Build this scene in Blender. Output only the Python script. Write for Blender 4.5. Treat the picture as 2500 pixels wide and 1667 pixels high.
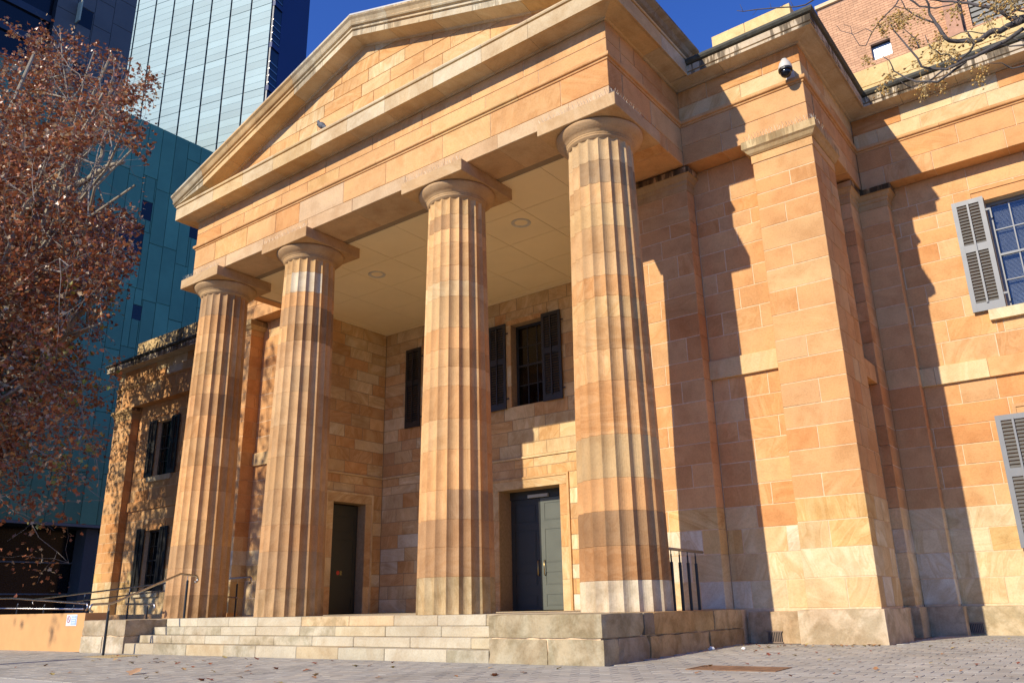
import bpy, math, random
from mathutils import Vector, Matrix
R = math.radians
random.seed(7)
scene = bpy.context.scene
for o in list(bpy.data.objects): bpy.data.objects.remove(o)
COL = scene.collection

# ------------------------------------------------------------------ camera
CAM = Vector((6.6613, -11.5702, 0.1045))
yaw, pitch, roll = 0.6493, 0.3140, -0.0193
cd = bpy.data.cameras.new('camera'); co = bpy.data.objects.new('camera', cd); COL.objects.link(co)
f = Vector((-math.sin(yaw)*math.cos(pitch), math.cos(yaw)*math.cos(pitch), math.sin(pitch)))
r = Vector((math.cos(yaw), math.sin(yaw), 0)); u = r.cross(f)
r2 = r*math.cos(roll)+u*math.sin(roll); u2 = -r*math.sin(roll)+u*math.cos(roll)
M = Matrix.Identity(4)
for i in range(3):
    M[i][0], M[i][1], M[i][2], M[i][3] = r2[i], u2[i], -f[i], CAM[i]
co.matrix_world = M
cd.sensor_width = 36; cd.lens = 1993.35/2500*36; cd.clip_start = .05; cd.clip_end = 3000
scene.camera = co

# ------------------------------------------------------------------ sky, sun, exposure
SUN = Vector((-0.2155, -1.0, 0.595)).normalized()
el = math.asin(SUN.z)
w = bpy.data.worlds.new('World'); scene.world = w; w.use_nodes = True
nt = w.node_tree; nt.nodes.clear()
sky = nt.nodes.new('ShaderNodeTexSky'); sky.sky_type = 'NISHITA'; sky.sun_disc = False
sky.sun_elevation = el; sky.sun_rotation = math.atan2(SUN.x, SUN.y)
sky.air_density = 1.0; sky.dust_density = 0.15; sky.ozone_density = 5.0; sky.altitude = 60
bg = nt.nodes.new('ShaderNodeBackground'); bg.inputs[1].default_value = 0.10
wo = nt.nodes.new('ShaderNodeOutputWorld')
tint = nt.nodes.new('ShaderNodeMix'); tint.data_type = 'RGBA'; tint.blend_type = 'MULTIPLY'; tint.inputs[0].default_value = 1
tint.inputs[7].default_value = (.58, .91, 1.70, 1)       # the deep blue of this winter sky, over the whole dome
nt.links.new(sky.outputs[0], tint.inputs[6]); nt.links.new(tint.outputs[2], bg.inputs[0]); nt.links.new(bg.outputs[0], wo.inputs[0])
sl = bpy.data.lights.new('sun', 'SUN'); sl.energy = 4.7; sl.angle = R(.53); sl.color = (1, .92, .77)
so = bpy.data.objects.new('sun', sl); COL.objects.link(so)
so.rotation_euler = SUN.to_track_quat('Z', 'Y').to_euler(); so.location = (-10, -40, 30)
scene.view_settings.view_transform = 'Standard'; scene.view_settings.look = 'None'
scene.view_settings.exposure = 0.26; scene.view_settings.gamma = 1.0

# ------------------------------------------------------------------ helpers
def link(o, parent=None, label=None, cat=None, group=None, kind=None):
    COL.objects.link(o)
    if parent is not None: o.parent = parent
    if label: o['label'] = label
    if cat: o['category'] = cat
    if group: o['group'] = group
    if kind: o['kind'] = kind
    return o
def mesh(name, v, fc, mat, parent=None, smooth=False, color=None, **k):
    me = bpy.data.meshes.new(name); me.from_pydata(v, [], fc); me.update()
    if mat is not None: me.materials.append(mat)
    if smooth: me.polygons.foreach_set('use_smooth', [True]*len(me.polygons))
    o = bpy.data.objects.new(name, me)
    if color: o.color = color
    return link(o, parent, **k)
def empty(name, loc=(0,0,0), parent=None, **k):
    o = bpy.data.objects.new(name, None); o.location = loc; o.empty_display_size = .1
    return link(o, parent, **k)
class MB:
    def __init__(s): s.v = []; s.f = []
    def add(s, v, fc):
        n = len(s.v); s.v += [tuple(p) for p in v]; s.f += [tuple(i+n for i in q) for q in fc]; return s
    def box(s, x0, x1, y0, y1, z0, z1):
        v = [(x0,y0,z0),(x1,y0,z0),(x1,y1,z0),(x0,y1,z0),(x0,y0,z1),(x1,y0,z1),(x1,y1,z1),(x0,y1,z1)]
        return s.add(v, [(0,3,2,1),(4,5,6,7),(0,1,5,4),(1,2,6,5),(2,3,7,6),(3,0,4,7)])
    def bbox(s, x0, x1, y0, y1, z0, z1, b=.01):      # chamfered box
        v = []
        for (z, i) in ((z0, b), (z0+b, 0), (z1-b, 0), (z1, b)):
            for (px, py, sx, sy) in ((x0,y0,1,1),(x1,y0,-1,1),(x1,y1,-1,-1),(x0,y1,1,-1)):
                v += [(px+sx*(i+b), py+sy*i, z), (px+sx*i, py+sy*(i+b), z)] if (sx*sy < 0) else [(px+sx*i, py+sy*(i+b), z), (px+sx*(i+b), py+sy*i, z)]
        fc = [tuple(range(7,-1,-1)), tuple(range(24,32))]
        for l in range(3):
            for i in range(8):
                j = (i+1) % 8; fc.append((l*8+i, l*8+j, l*8+8+j, l*8+8+i))
        return s.add(v, fc)
    def tube(s, pts, rad, n=8, cap=True):
        pts = [Vector(p) for p in pts]
        if not isinstance(rad, (list, tuple)): rad = [rad]*len(pts)
        base = len(s.v); prev = None
        for i, p in enumerate(pts):
            d = (pts[min(i+1, len(pts)-1)]-pts[max(i-1, 0)]).normalized()
            a = Vector((0,0,1)) if abs(d.z) < .95 else Vector((1,0,0))
            if prev is not None: a = prev
            x = d.cross(a).normalized() if prev is None else (prev-d*prev.dot(d)).normalized()
            y = d.cross(x); prev = x
            for k in range(n):
                t = 2*math.pi*k/n; q = p+(x*math.cos(t)+y*math.sin(t))*rad[i]; s.v.append(tuple(q))
        for i in range(len(pts)-1):
            for k in range(n):
                j = (k+1) % n; a = base+i*n
                s.f.append((a+k, a+j, a+n+j, a+n+k))
        if cap:
            s.f.append(tuple(base+k for k in range(n-1,-1,-1))); e = base+(len(pts)-1)*n
            s.f.append(tuple(e+k for k in range(n)))
        return s
    def lathe(s, cx, cy, prof, n=48, cap=True):
        base = len(s.v)
        for (rr, z) in prof:
            for k in range(n):
                t = 2*math.pi*k/n; s.v.append((cx+rr*math.cos(t), cy+rr*math.sin(t), z))
        for i in range(len(prof)-1):
            for k in range(n):
                j = (k+1) % n; a = base+i*n; s.f.append((a+k, a+j, a+n+j, a+n+k))
        if cap:
            s.f.append(tuple(base+k for k in range(n-1,-1,-1))); e = base+(len(prof)-1)*n
            s.f.append(tuple(e+k for k in range(n)))
        return s
    def ball(s, c, rx, ry=None, rz=None, n=10, m=7, rot=None):
        ry = ry or rx; rz = rz or rx; base = len(s.v); c = Vector(c)
        for i in range(m+1):
            ph = math.pi*i/m
            for k in range(n):
                t = 2*math.pi*k/n; q = Vector((rx*math.sin(ph)*math.cos(t), ry*math.sin(ph)*math.sin(t), rz*math.cos(ph)))
                if rot: q = rot @ q
                s.v.append(tuple(c+q))
        for i in range(m):
            for k in range(n):
                j = (k+1) % n; a = base+i*n; s.f.append((a+k, a+n+k, a+n+j, a+j))
        return s
    def out(s, name, mat, parent=None, **k): return mesh(name, s.v, s.f, mat, parent, **k)

# ------------------------------------------------------------------ materials
def newmat(name):
    m = bpy.data.materials.new(name); m.use_nodes = True; t = m.node_tree
    return m, t, t.nodes['Principled BSDF']
def N(t, typ, **k):
    n = t.nodes.new(typ)
    for a, b in k.items(): setattr(n, a, b)
    return n
def ramp(t, src, stops):
    c = N(t, 'ShaderNodeValToRGB'); e = c.color_ramp.elements
    e[0].position, e[0].color = stops[0][0], (*stops[0][1], 1); e[1].position, e[1].color = stops[-1][0], (*stops[-1][1], 1)
    for p, cl in stops[1:-1]:
        q = e.new(p); q.color = (*cl, 1)
    t.links.new(src, c.inputs[0]); return c.outputs[0]
def mixc(t, a, b, fac, mode='MULTIPLY'):
    m = N(t, 'ShaderNodeMix', data_type='RGBA', blend_type=mode)
    for s, x in ((m.inputs[6], a), (m.inputs[7], b), (m.inputs[0], fac)):
        if isinstance(x, (int, float)): s.default_value = x
        elif isinstance(x, tuple): s.default_value = (*x, 1)
        else: t.links.new(x, s)
    return m.outputs[2]
def noise(t, vec, scale, detail=4, rough=.55, dist=0.):
    n = N(t, 'ShaderNodeTexNoise'); n.inputs['Scale'].default_value = scale; n.inputs['Detail'].default_value = detail
    n.inputs['Roughness'].default_value = rough; n.inputs['Distortion'].default_value = dist
    if vec is not None: t.links.new(vec, n.inputs['Vector'])
    return n.outputs[0]
def stone_mat(name, patch=False, soil=0., wear=0.):
    """Sandstone: colour from the object, iron bands and mottling that differ from stone to stone."""
    m, t, b = newmat(name); L = t.links
    oi = N(t, 'ShaderNodeObjectInfo'); tc = N(t, 'ShaderNodeTexCoord')
    off = N(t, 'ShaderNodeVectorMath', operation='MULTIPLY_ADD')
    cmb = N(t, 'ShaderNodeCombineXYZ')
    for i in range(3): L.new(oi.outputs['Random'], cmb.inputs[i])
    L.new(cmb.outputs[0], off.inputs[0]); off.inputs[1].default_value = (37, 91, 53); L.new(tc.outputs['Object'], off.inputs[2])
    rot = N(t, 'ShaderNodeVectorRotate', rotation_type='EULER_XYZ'); L.new(off.outputs[0], rot.inputs['Vector'])
    ang = N(t, 'ShaderNodeVectorMath', operation='MULTIPLY_ADD'); L.new(cmb.outputs[0], ang.inputs[0])
    ang.inputs[1].default_value = (5.1, 6.7, 1.3); ang.inputs[2].default_value = (-.5, -.6, 0)
    L.new(ang.outputs[0], rot.inputs['Rotation'])
    mp = N(t, 'ShaderNodeMapping'); mp.inputs['Scale'].default_value = (.55, .55, 2.4); L.new(rot.outputs[0], mp.inputs[0])
    band = noise(t, mp.outputs[0], 1.5, 2, .5, 1.1)
    bandr = ramp(t, band, [(.30, (1,1,1)), (.46, (.86,.75,.62)), (.50, (1.0,.97,.93)), (.56, (.93,.85,.74)), (.66, (1.08,1.1,1.12))])
    fac = N(t, 'ShaderNodeMath', operation='MINIMUM'); L.new(oi.outputs['Alpha'], fac.inputs[0]); fac.inputs[1].default_value = 1
    c = mixc(t, oi.outputs['Color'], bandr, fac.outputs[0])
    mot = noise(t, off.outputs[0], 2.2, 3, .6)
    c = mixc(t, c, ramp(t, mot, [(.32, (.86,.80,.74)), (.5, (1,1,1)), (.7, (1.10,1.08,1.05))]), .8)
    fine = noise(t, tc.outputs['Object'], 34, 2, .7)
    c = mixc(t, c, ramp(t, fine, [(.33, (.86,.85,.84)), (.5, (1,1,1)), (.68, (1.06,1.06,1.06))]), .7)
    wide = noise(t, tc.outputs['Object'], .42, 3, .6, .6)               # weathering that runs across the joints
    c = mixc(t, c, ramp(t, wide, [(.34, (.84,.80,.77)), (.5, (1,1,1)), (.66, (1.06,1.05,1.03))]), .85)
    if patch:
        at = N(t, 'ShaderNodeAttribute', attribute_name='patch'); c = mixc(t, c, at.outputs['Color'], 1.)
    if wear:
        big = noise(t, tc.outputs['Object'], 3.1, 4, .65, .4)
        c = mixc(t, c, ramp(t, big, [(.38, (.58,.56,.49)), (.58, (1,1,1))]), wear)
    if soil:                                             # black rain streaks on the weathered faces
        ms = N(t, 'ShaderNodeMapping'); ms.inputs['Scale'].default_value = (5.5, 5.5, .5); L.new(tc.outputs['Object'], ms.inputs[0])
        st = noise(t, ms.outputs[0], 1.6, 3, .7, .2); pt = noise(t, tc.outputs['Object'], .9, 3, .6)
        mm = N(t, 'ShaderNodeMath', operation='ADD'); L.new(st, mm.inputs[0]); L.new(pt, mm.inputs[1])
        ge = N(t, 'ShaderNodeNewGeometry'); sx = N(t, 'ShaderNodeSeparateXYZ'); L.new(ge.outputs['True Normal'], sx.inputs[0])
        vf = N(t, 'ShaderNodeMapRange'); vf.inputs[1].default_value = -.6; vf.inputs[2].default_value = -.2; vf.inputs[3].default_value = 0; vf.inputs[4].default_value = soil
        L.new(sx.outputs[2], vf.inputs[0])                  # undersides stay clean of rain streaks
        c = mixc(t, c, ramp(t, mm.outputs[0], [(.80, (.055,.05,.045)), (.98, (.42,.40,.38)), (1.12, (1,1,1))]), vf.outputs[0])
    L.new(c, b.inputs['Base Color']); b.inputs['Roughness'].default_value = .88; b.inputs['Specular IOR Level'].default_value = .18
    bp = N(t, 'ShaderNodeBump'); bp.inputs['Strength'].default_value = .35; bp.inputs['Distance'].default_value = .012
    h = N(t, 'ShaderNodeMath', operation='MULTIPLY_ADD'); L.new(mot, h.inputs[0]); h.inputs[1].default_value = 1.2; L.new(fine, h.inputs[2])
    L.new(h.outputs[0], bp.inputs['Height']); L.new(bp.outputs[0], b.inputs['Normal'])
    return m
def plain(name, col, rough=.6, metal=0., var=.12, scale=6., bump=0., spec=.5):
    m, t, b = newmat(name); tc = N(t, 'ShaderNodeTexCoord')
    n = noise(t, tc.outputs['Object'], scale, 5, .6)
    c = mixc(t, col, ramp(t, n, [(.3, (1-var,)*3), (.7, (1+var*.6,)*3)]), 1.)
    t.links.new(c, b.inputs['Base Color']); b.inputs['Metallic'].default_value = metal; b.inputs['Specular IOR Level'].default_value = spec
    rr = N(t, 'ShaderNodeMapRange'); rr.inputs[3].default_value = max(.03, rough-.08); rr.inputs[4].default_value = min(1, rough+.1)
    t.links.new(n, rr.inputs[0]); t.links.new(rr.outputs[0], b.inputs['Roughness'])
    if bump:
        bp = N(t, 'ShaderNodeBump'); bp.inputs['Strength'].default_value = bump; bp.inputs['Distance'].default_value = .01
        n2 = noise(t, tc.outputs['Object'], scale*6, 5, .65); t.links.new(n2, bp.inputs['Height']); t.links.new(bp.outputs[0], b.inputs['Normal'])
    return m
def objcol(name, rough=.7, var=.15, scale=8., bump=.2, metal=0., spec=.3):   # colour set per object
    m, t, b = newmat(name); tc = N(t, 'ShaderNodeTexCoord'); oi = N(t, 'ShaderNodeObjectInfo')
    n = noise(t, tc.outputs['Object'], scale, 5, .65)
    c = mixc(t, oi.outputs['Color'], ramp(t, n, [(.3, (1-var,)*3), (.7, (1+var*.6,)*3)]), 1.)
    t.links.new(c, b.inputs['Base Color']); b.inputs['Roughness'].default_value = rough; b.inputs['Metallic'].default_value = metal
    b.inputs['Specular IOR Level'].default_value = spec
    bp = N(t, 'ShaderNodeBump'); bp.inputs['Strength'].default_value = bump; bp.inputs['Distance'].default_value = .008
    n2 = noise(t, tc.outputs['Object'], scale*7, 4, .6); t.links.new(n2, bp.inputs['Height']); t.links.new(bp.outputs[0], b.inputs['Normal'])
    return m
def attrcol(name, rough=.6, trans=0.):
    m, t, b = newmat(name); at = N(t, 'ShaderNodeAttribute', attribute_name='Col')
    t.links.new(at.outputs['Color'], b.inputs['Base Color']); b.inputs['Roughness'].default_value = rough
    b.inputs['Specular IOR Level'].default_value = .35
    if trans:
        tr = N(t, 'ShaderNodeBsdfTranslucent'); t.links.new(at.outputs['Color'], tr.inputs[0])
        mx = N(t, 'ShaderNodeMixShader'); mx.inputs[0].default_value = trans
        t.links.new(b.outputs[0], mx.inputs[1]); t.links.new(tr.outputs[0], mx.inputs[2])
        t.links.new(mx.outputs[0], t.nodes['Material Output'].inputs[0])
    return m
def glass_mat(name, tint=(.80,.82,.84), refl=.7):
    m, t, b = newmat(name); t.nodes.remove(b)
    g = N(t, 'ShaderNodeBsdfGlossy'); g.inputs['Roughness'].default_value = .02; g.inputs[0].default_value = (refl,)*3+(1,)
    tr = N(t, 'ShaderNodeBsdfTransparent'); tr.inputs[0].default_value = (*tint, 1)
    lw = N(t, 'ShaderNodeFresnel'); lw.inputs[0].default_value = 1.75
    tc = N(t, 'ShaderNodeTexCoord'); bp = N(t, 'ShaderNodeBump'); bp.inputs['Strength'].default_value = .06; bp.inputs['Distance'].default_value = .02
    t.links.new(noise(t, tc.outputs['Object'], 5., 2), bp.inputs['Height']); t.links.new(bp.outputs[0], g.inputs['Normal'])
    mx = N(t, 'ShaderNodeMixShader'); t.links.new(lw.outputs[0], mx.inputs[0]); t.links.new(tr.outputs[0], mx.inputs[1]); t.links.new(g.outputs[0], mx.inputs[2])
    t.links.new(mx.outputs[0], t.nodes['Material Output'].inputs[0]); return m
DARKMORT = plain('dark_mortar', (.36,.24,.13), .95, var=.2, scale=14, bump=.3, spec=.1)
STONE = stone_mat('sandstone'); DRUM = stone_mat('column_sandstone', patch=True); DRUMW = stone_mat('stained_column_sandstone', patch=True, wear=.55)
SOILED = stone_mat('soiled_sandstone', soil=.92); GUTTERED = stone_mat('stained_sandstone', soil=.45); WORN = stone_mat('worn_podium_stone', wear=.75)
MORTAR = plain('lime_mortar', (.72,.51,.30), .95, var=.2, scale=14, bump=.3, spec=.1)
GUTTER = plain('dark_lichen_gutter', (.075,.07,.05), .8, var=.4, scale=9, bump=.4)
ROOF = plain('grey_sheet_roof', (.42,.41,.38), .5, .3)
CEIL = plain('cream_ceiling_board', (.90,.73,.44), .8, var=.06, scale=.7, spec=.2)
CEILGAP = plain('ceiling_joint', (.30,.22,.13), .9)
GREYPAINT = plain('grey_shutter_paint', (.185,.185,.182), .45, var=.08, scale=4)
DARKPAINT = plain('charcoal_shutter_paint', (.026,.024,.020), .45, var=.15, scale=4)
DOORPAINT = plain('grey_green_door_paint', (.110,.116,.088), .42, var=.06, scale=3)
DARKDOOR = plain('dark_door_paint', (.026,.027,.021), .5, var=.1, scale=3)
BRASS = plain('brass', (.55,.40,.16), .3, 1.)
STEEL = plain('brushed_steel', (.48,.45,.40), .28, 1., var=.1, scale=20)
BLACK = plain('black_painted_metal', (.012,.013,.013), .4, 0., var=.1)
WHITEP = plain('white_plastic', (.60,.55,.46), .45)
BLACKGL = plain('black_gloss_dome', (.008,.008,.01), .08)
GLASS = glass_mat('window_glass'); DARKIN = plain('dark_room', (.018,.016,.014), .9)
BLIND = plain('venetian_blind', (.55,.57,.60), .6)
RENDER = plain('orange_render', (.60,.33,.135), .9, var=.08, scale=2.5, bump=.15, spec=.15)
CONC = plain('grey_concrete_fascia', (.2,.2,.2), .8, bump=.1)

ORANGE=(.62,.312,.130); LTOR=(.65,.365,.168); TAN=(.60,.36,.18); PALE=(.67,.49,.28); WHITE=(.69,.60,.47)
BROWN=(.36,.185,.088); DKBR=(.30,.165,.085); GREYB=(.43,.29,.185); RED=(.58,.285,.11); CREAM=(.70,.58,.40)
def jit(c, a, rng, d=.05):
    k = 1+rng.uniform(-d, d); h = rng.uniform(-.03, .03)
    return (c[0]*k, c[1]*k*(1+h), c[2]*k*.92*(1+2*h), a)

# ------------------------------------------------------------------ dimensions (metres; z 0 = portico floor)
zs, zt, zf = 8.54, 9.42, 10.245
XE, YA = .617, -.63
YE1, YW1, YE2, YW2, YB = 2.264, 2.721, 5.705, 6.07, 5.916
XC = 3.15; XM = -5.85                       # right corner of the centre block, middle axis
mir = lambda x: 2*XM-x
COLX = (-11.7, -8.207, -3.493, 0.)
def G(x, y):
    x = max(-70., min(70., x)); y = max(-22., min(2.3, y))
    return -.622+.0035*(x-.85)+.018*(y+2.13)

court = empty('courthouse', (XM, 2.3, -.6), label='orange sandstone courthouse with four fluted columns under a triangular pediment', cat='building')
court_inv = Matrix.Translation((-XM, -2.3, .6))
def part(o):                                  # keep world coordinates for a direct child of the courthouse
    o.parent = court; o.matrix_parent_inverse = court_inv; return o
def cpart(mb, name, mat, **k): return part(mb.out(name, mat, None, **k))

class Fr:                                      # a wall face: s along the wall, z up, d outwards
    def __init__(s, o, u, n): s.o, s.u, s.n = Vector(o), Vector(u), Vector(n)
    def P(s, a, z, d=0.): q = s.o+s.u*a+s.n*d; return (q.x, q.y, z)
FX = lambda y: Fr((0, y, 0), (1,0,0), (0,-1,0))     # faces the street
FY = lambda x: Fr((x, 0, 0), (0,1,0), (1,0,0))      # faces right
def fbox(mb, F, s0, s1, z0, z1, d0, d1):
    p = [F.P(s0,z0,d1),F.P(s1,z0,d1),F.P(s1,z1,d1),F.P(s0,z1,d1),F.P(s0,z0,d0),F.P(s1,z0,d0),F.P(s1,z1,d0),F.P(s0,z1,d0)]
    return mb.add(p, [(0,1,2,3),(5,4,7,6),(1,5,6,2),(4,0,3,7),(3,2,6,7),(4,5,1,0)])
def clip(poly, a, b, c):                        # keep a*s+b*z<=c
    out = []
    for i in range(len(poly)):
        p, q = poly[i], poly[(i+1) % len(poly)]; fp, fq = a*p[0]+b*p[1]-c, a*q[0]+b*q[1]-c
        if fp <= 0: out.append(p)
        if fp*fq < 0:
            t = fp/(fp-fq); out.append((p[0]+t*(q[0]-p[0]), p[1]+t*(q[1]-p[1])))
    return out
def stone_geo(F, poly, depth=.12, proud=0., ch=.007, rng=random):
    cx = sum(p[0] for p in poly)/len(poly); cz = sum(p[1] for p in poly)/len(poly); n = len(poly)
    def shrink(p, k):
        dx, dz = p[0]-cx, p[1]-cz; return (p[0]-math.copysign(min(k, abs(dx)), dx), p[1]-math.copysign(min(k, abs(dz)), dz))
    ta, tb = rng.uniform(-.0015, .0015), rng.uniform(-.0015, .0015)
    v = [F.P(*shrink(p, ch), proud+(ta if p[0] > cx else -ta)+(tb if p[1] > cz else -tb)) for p in poly]+[F.P(*p, proud-ch) for p in poly]+[F.P(*p, proud-depth) for p in poly]
    fc = [tuple(range(n))]
    for l in (0, n):
        for i in range(n):
            j = (i+1) % n; fc.append((l+i, l+n+i, l+n+j, l+j))
    return v, fc
def rects_minus(rect, holes):
    out = [rect]
    for (a0, a1, b0, b1) in holes:
        nx = []
        for (s0, s1, z0, z1) in out:
            if a1 <= s0+1e-6 or a0 >= s1-1e-6 or b1 <= z0+1e-6 or b0 >= z1-1e-6: nx.append((s0,s1,z0,z1)); continue
            if a0 > s0: nx.append((s0, a0, z0, z1))
            if a1 < s1: nx.append((a1, s1, z0, z1))
            m0, m1 = max(s0, a0), min(s1, a1)
            if b0 > z0: nx.append((m0, m1, z0, b0))
            if b1 < z1: nx.append((m0, m1, b1, z1))
        out = nx
    return [q for q in out if q[1]-q[0] > .03 and q[3]-q[2] > .03]
def ashlar(F, s0, s1, courses, holes=(), seed=0, lmin=.62, lmax=1.25, planes=(), gap=.006, ends=(0, 0)):
    """list of stone polygons in running bond, joints open by 2*gap; ends: 0 shrink, 1 keep flush (corner)"""
    rng = random.Random(seed); out = []; last = []
    for ci in range(len(courses)-1):
        z0, z1 = courses[ci], courses[ci+1]; x = s0; cuts = []
        first = True
        while x < s1:
            l = rng.uniform(lmin, lmax)
            if first: l *= rng.choice((.55, 1.)); first = False
            nx = x+l
            if any(abs(nx-c) < .12 for c in last): nx += .22
            if s1-nx < lmin*.5: nx = s1
            cuts.append(nx)
            for (a, b, c, d) in rects_minus((x, nx, z0, z1), holes):
                g0 = 0 if (ends[0] and a == s0) else gap; g1 = 0 if (ends[1] and b == s1) else gap
                poly = [(a+g0, c+gap), (b-g1, c+gap), (b-g1, d-gap), (a+g0, d-gap)]
                for pl in planes:
                    poly = clip(poly, *pl)
                    if len(poly) < 3: break
                if len(poly) >= 3 and max(p[0] for p in poly)-min(p[0] for p in poly) > .05:
                    out.append((ci, poly))
            x = nx
        last = cuts
    return out, rng
def lay(name, F, pieces, rng, parent, tone, mat=None, depth=.12, stuff=False, quoin=None):
    mat = mat or STONE; mb = MB()
    for ci, poly in pieces:
        cx = sum(p[0] for p in poly)/len(poly); cz = sum(p[1] for p in poly)/len(poly)
        d = depth if quoin is None else quoin[ci % 2]
        v, fc = stone_geo(F, poly, d, rng.uniform(-.002, .003), rng=rng)
        if stuff: mb.add(v, fc); continue
        o = mesh(name, v, fc, mat, None, color=tone(cx, cz, rng)); o.parent = parent; o.matrix_parent_inverse = parent.matrix_world.inverted() if False else Matrix.Identity(4)
    if stuff and mb.v:
        o = mb.out(name, mat, None, color=tone(0, 6, rng)); o.parent = parent; o['kind'] = 'stuff'
def core(name, F, s0, s1, z0, z1, holes=(), thick=.45, back=.005, mat=None):
    mb = MB()
    for (a, b, c, d) in rects_minus((s0, s1, z0, z1), holes): fbox(mb, F, a, b, c, d, -thick, -back)
    o = mb.out(name, mat or MORTAR); return part_id(o)
def part_id(o):                                 # child of the courthouse whose own space is the world's
    o.parent = court; o.matrix_parent_inverse = court_inv; return o
# sub-parts of parts: part has world identity, so identity inverse keeps world coordinates
def sub(o, parent): o.parent = parent; return o

# tones
def tone_upper(x, z, rng):
    q = rng.random()
    c = (.63,.328,.142) if q < .45 else LTOR if q < .80 else (.61,.345,.168) if q < .88 else (.60,.285,.115) if q < .95 else (.655,.415,.21)
    return jit(c, rng.choice((.05,.1,.2,.3,.7)), rng)
def tone_wall(x, z, rng):
    if z > 1.55 or (z > 1.2 and rng.random() < .35): return tone_upper(x, z, rng)
    q = rng.random()
    c = PALE if q < .48 else WHITE if q < .60 else (.69,.54,.34) if q < .82 else (.66,.44,.20)
    return jit(c, rng.choice((.5,.8,1.)), rng)
def tone_recess(x, z, rng):
    q = rng.random()
    c = (.66,.48,.28) if q < .38 else (.62,.385,.19) if q < .66 else (.58,.36,.19) if q < .80 else (.68,.53,.34) if q < .94 else (.62,.365,.175)
    if z < 2.2 and q < .25: c = WHITE
    return jit(c, rng.choice((.5,.8,1.,1.)), rng, .09)
def tone_frieze(x, z, rng):
    q = rng.random(); c = LTOR if q < .6 else (.66,.41,.19) if q < .8 else ORANGE if q < .88 else (.58,.40,.25)
    return jit(c, rng.choice((.1,.3,.4,.6)), rng, .05)
def tone_fascia(x, z, rng): return jit(rng.choice(((.57,.385,.235),(.60,.42,.26),(.56,.36,.205))), .2, rng, .04)
def tone_tymp(x, z, rng):
    q = rng.random(); c = (.67,.40,.19) if q < .42 else (.68,.46,.25) if q < .75 else (.65,.375,.17) if q < .85 else (.69,.52,.31)
    return jit(c, rng.choice((.3,.6,1.)), rng)
def tone_pale_ent(x, z, rng):
    q = rng.random(); c = PALE if q < .35 else LTOR if q < .7 else CREAM if q < .82 else WHITE if q < .88 else ORANGE
    return jit(c, rng.choice((.3,.7,1.)), rng)
COURSES = [0,.46,.92,1.35,1.735,2.115,2.53,2.91,3.29,3.70,4.12,4.50,4.97,5.42,5.84,6.24,6.70,7.09,7.40,7.70,8.05,zs-.002]

# ------------------------------------------------------------------ ground
def sheet(name, xs, ys, dz, mat, **k):
    v = [(x, y, G(x, y)+dz) for y in ys for x in xs]; nx = len(xs)
    fc = [(j*nx+i, j*nx+i+1, (j+1)*nx+i+1, (j+1)*nx+i) for j in range(len(ys)-1) for i in range(nx-1)]
    return mesh(name, v, fc, mat, None, **k)
ASPH = plain('asphalt', (.055,.055,.057), .9, var=.25, scale=3, bump=.4)
JOINT = plain('dark_paver_joint', (.13,.115,.10), .95, var=.3, scale=6, bump=.3)
sheet('ground', [-900,-300,-120,-70,-35,-12,0,12,35,70,120,300,900], [-900,-300,-90,-40,-22,-12,-6,0,2.3,6,20,60,200,900], -.045, ASPH, kind='structure')
pav = sheet('pavement', [-40,-30,-20,-12,-4,4,12,20], [-9.2,-7,-5,-3,-1,1,2.3,6.2], -.012, JOINT, kind='structure')
PAVER = objcol('grey_paver', .85, .16, 2.2, .25)
t = PAVER.node_tree; pb_ = t.nodes['Principled BSDF']; src = pb_.inputs['Base Color'].links[0].from_socket
tc_ = N(t, 'ShaderNodeTexCoord'); st1 = noise(t, tc_.outputs['Object'], .55, 5, .65, .5)
cc_ = mixc(t, src, ramp(t, st1, [(.32, (.80,.79,.78)), (.5, (1,1,1)), (.68, (1.06,1.06,1.05))]), .9)
vo = N(t, 'ShaderNodeTexVoronoi'); vo.inputs['Scale'].default_value = 2.6; t.links.new(tc_.outputs['Object'], vo.inputs['Vector'])
cc_ = mixc(t, cc_, ramp(t, vo.outputs['Distance'], [(.045, (.55,.53,.51)), (.075, (1,1,1))]), .8)
t.links.new(cc_, pb_.inputs['Base Color'])
PW, PH = .27, .215
solid = [(-12.70,.86,-2.14,7.), (mir(XC)-.15,XC+.1,2.1,9.), (-40,-12.6,-2.0,7.), (-40,20,5.75,9.)]
cov = (2.05, 3.12, -2.3, -1.78); tact = (-10.58, -9.5, -3.07, -2.42)
cells = []
j = 0; y = -6.05
while y < 5.9:
    x = -22.+(PW/2 if j % 2 else 0)
    while x < 9.5:
        cx, cy = x+PW/2, y+PH/2
        if not any(a < cx < b and c < cy < d for a, b, c, d in solid):
            q = Vector((cx, cy, G(cx, cy)))-CAM; dp = q.dot(f)
            if dp > .5:
                uu = q.dot(r2)/dp*1993; vv = -q.dot(u2)/dp*1993
                inview = abs(uu) < 1290 and vv < 850
                cells.append((0 if inview else 1, dp, x, y))
        x += PW
    y += PH; j += 1
cells.sort()
rng = random.Random(3)
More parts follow.
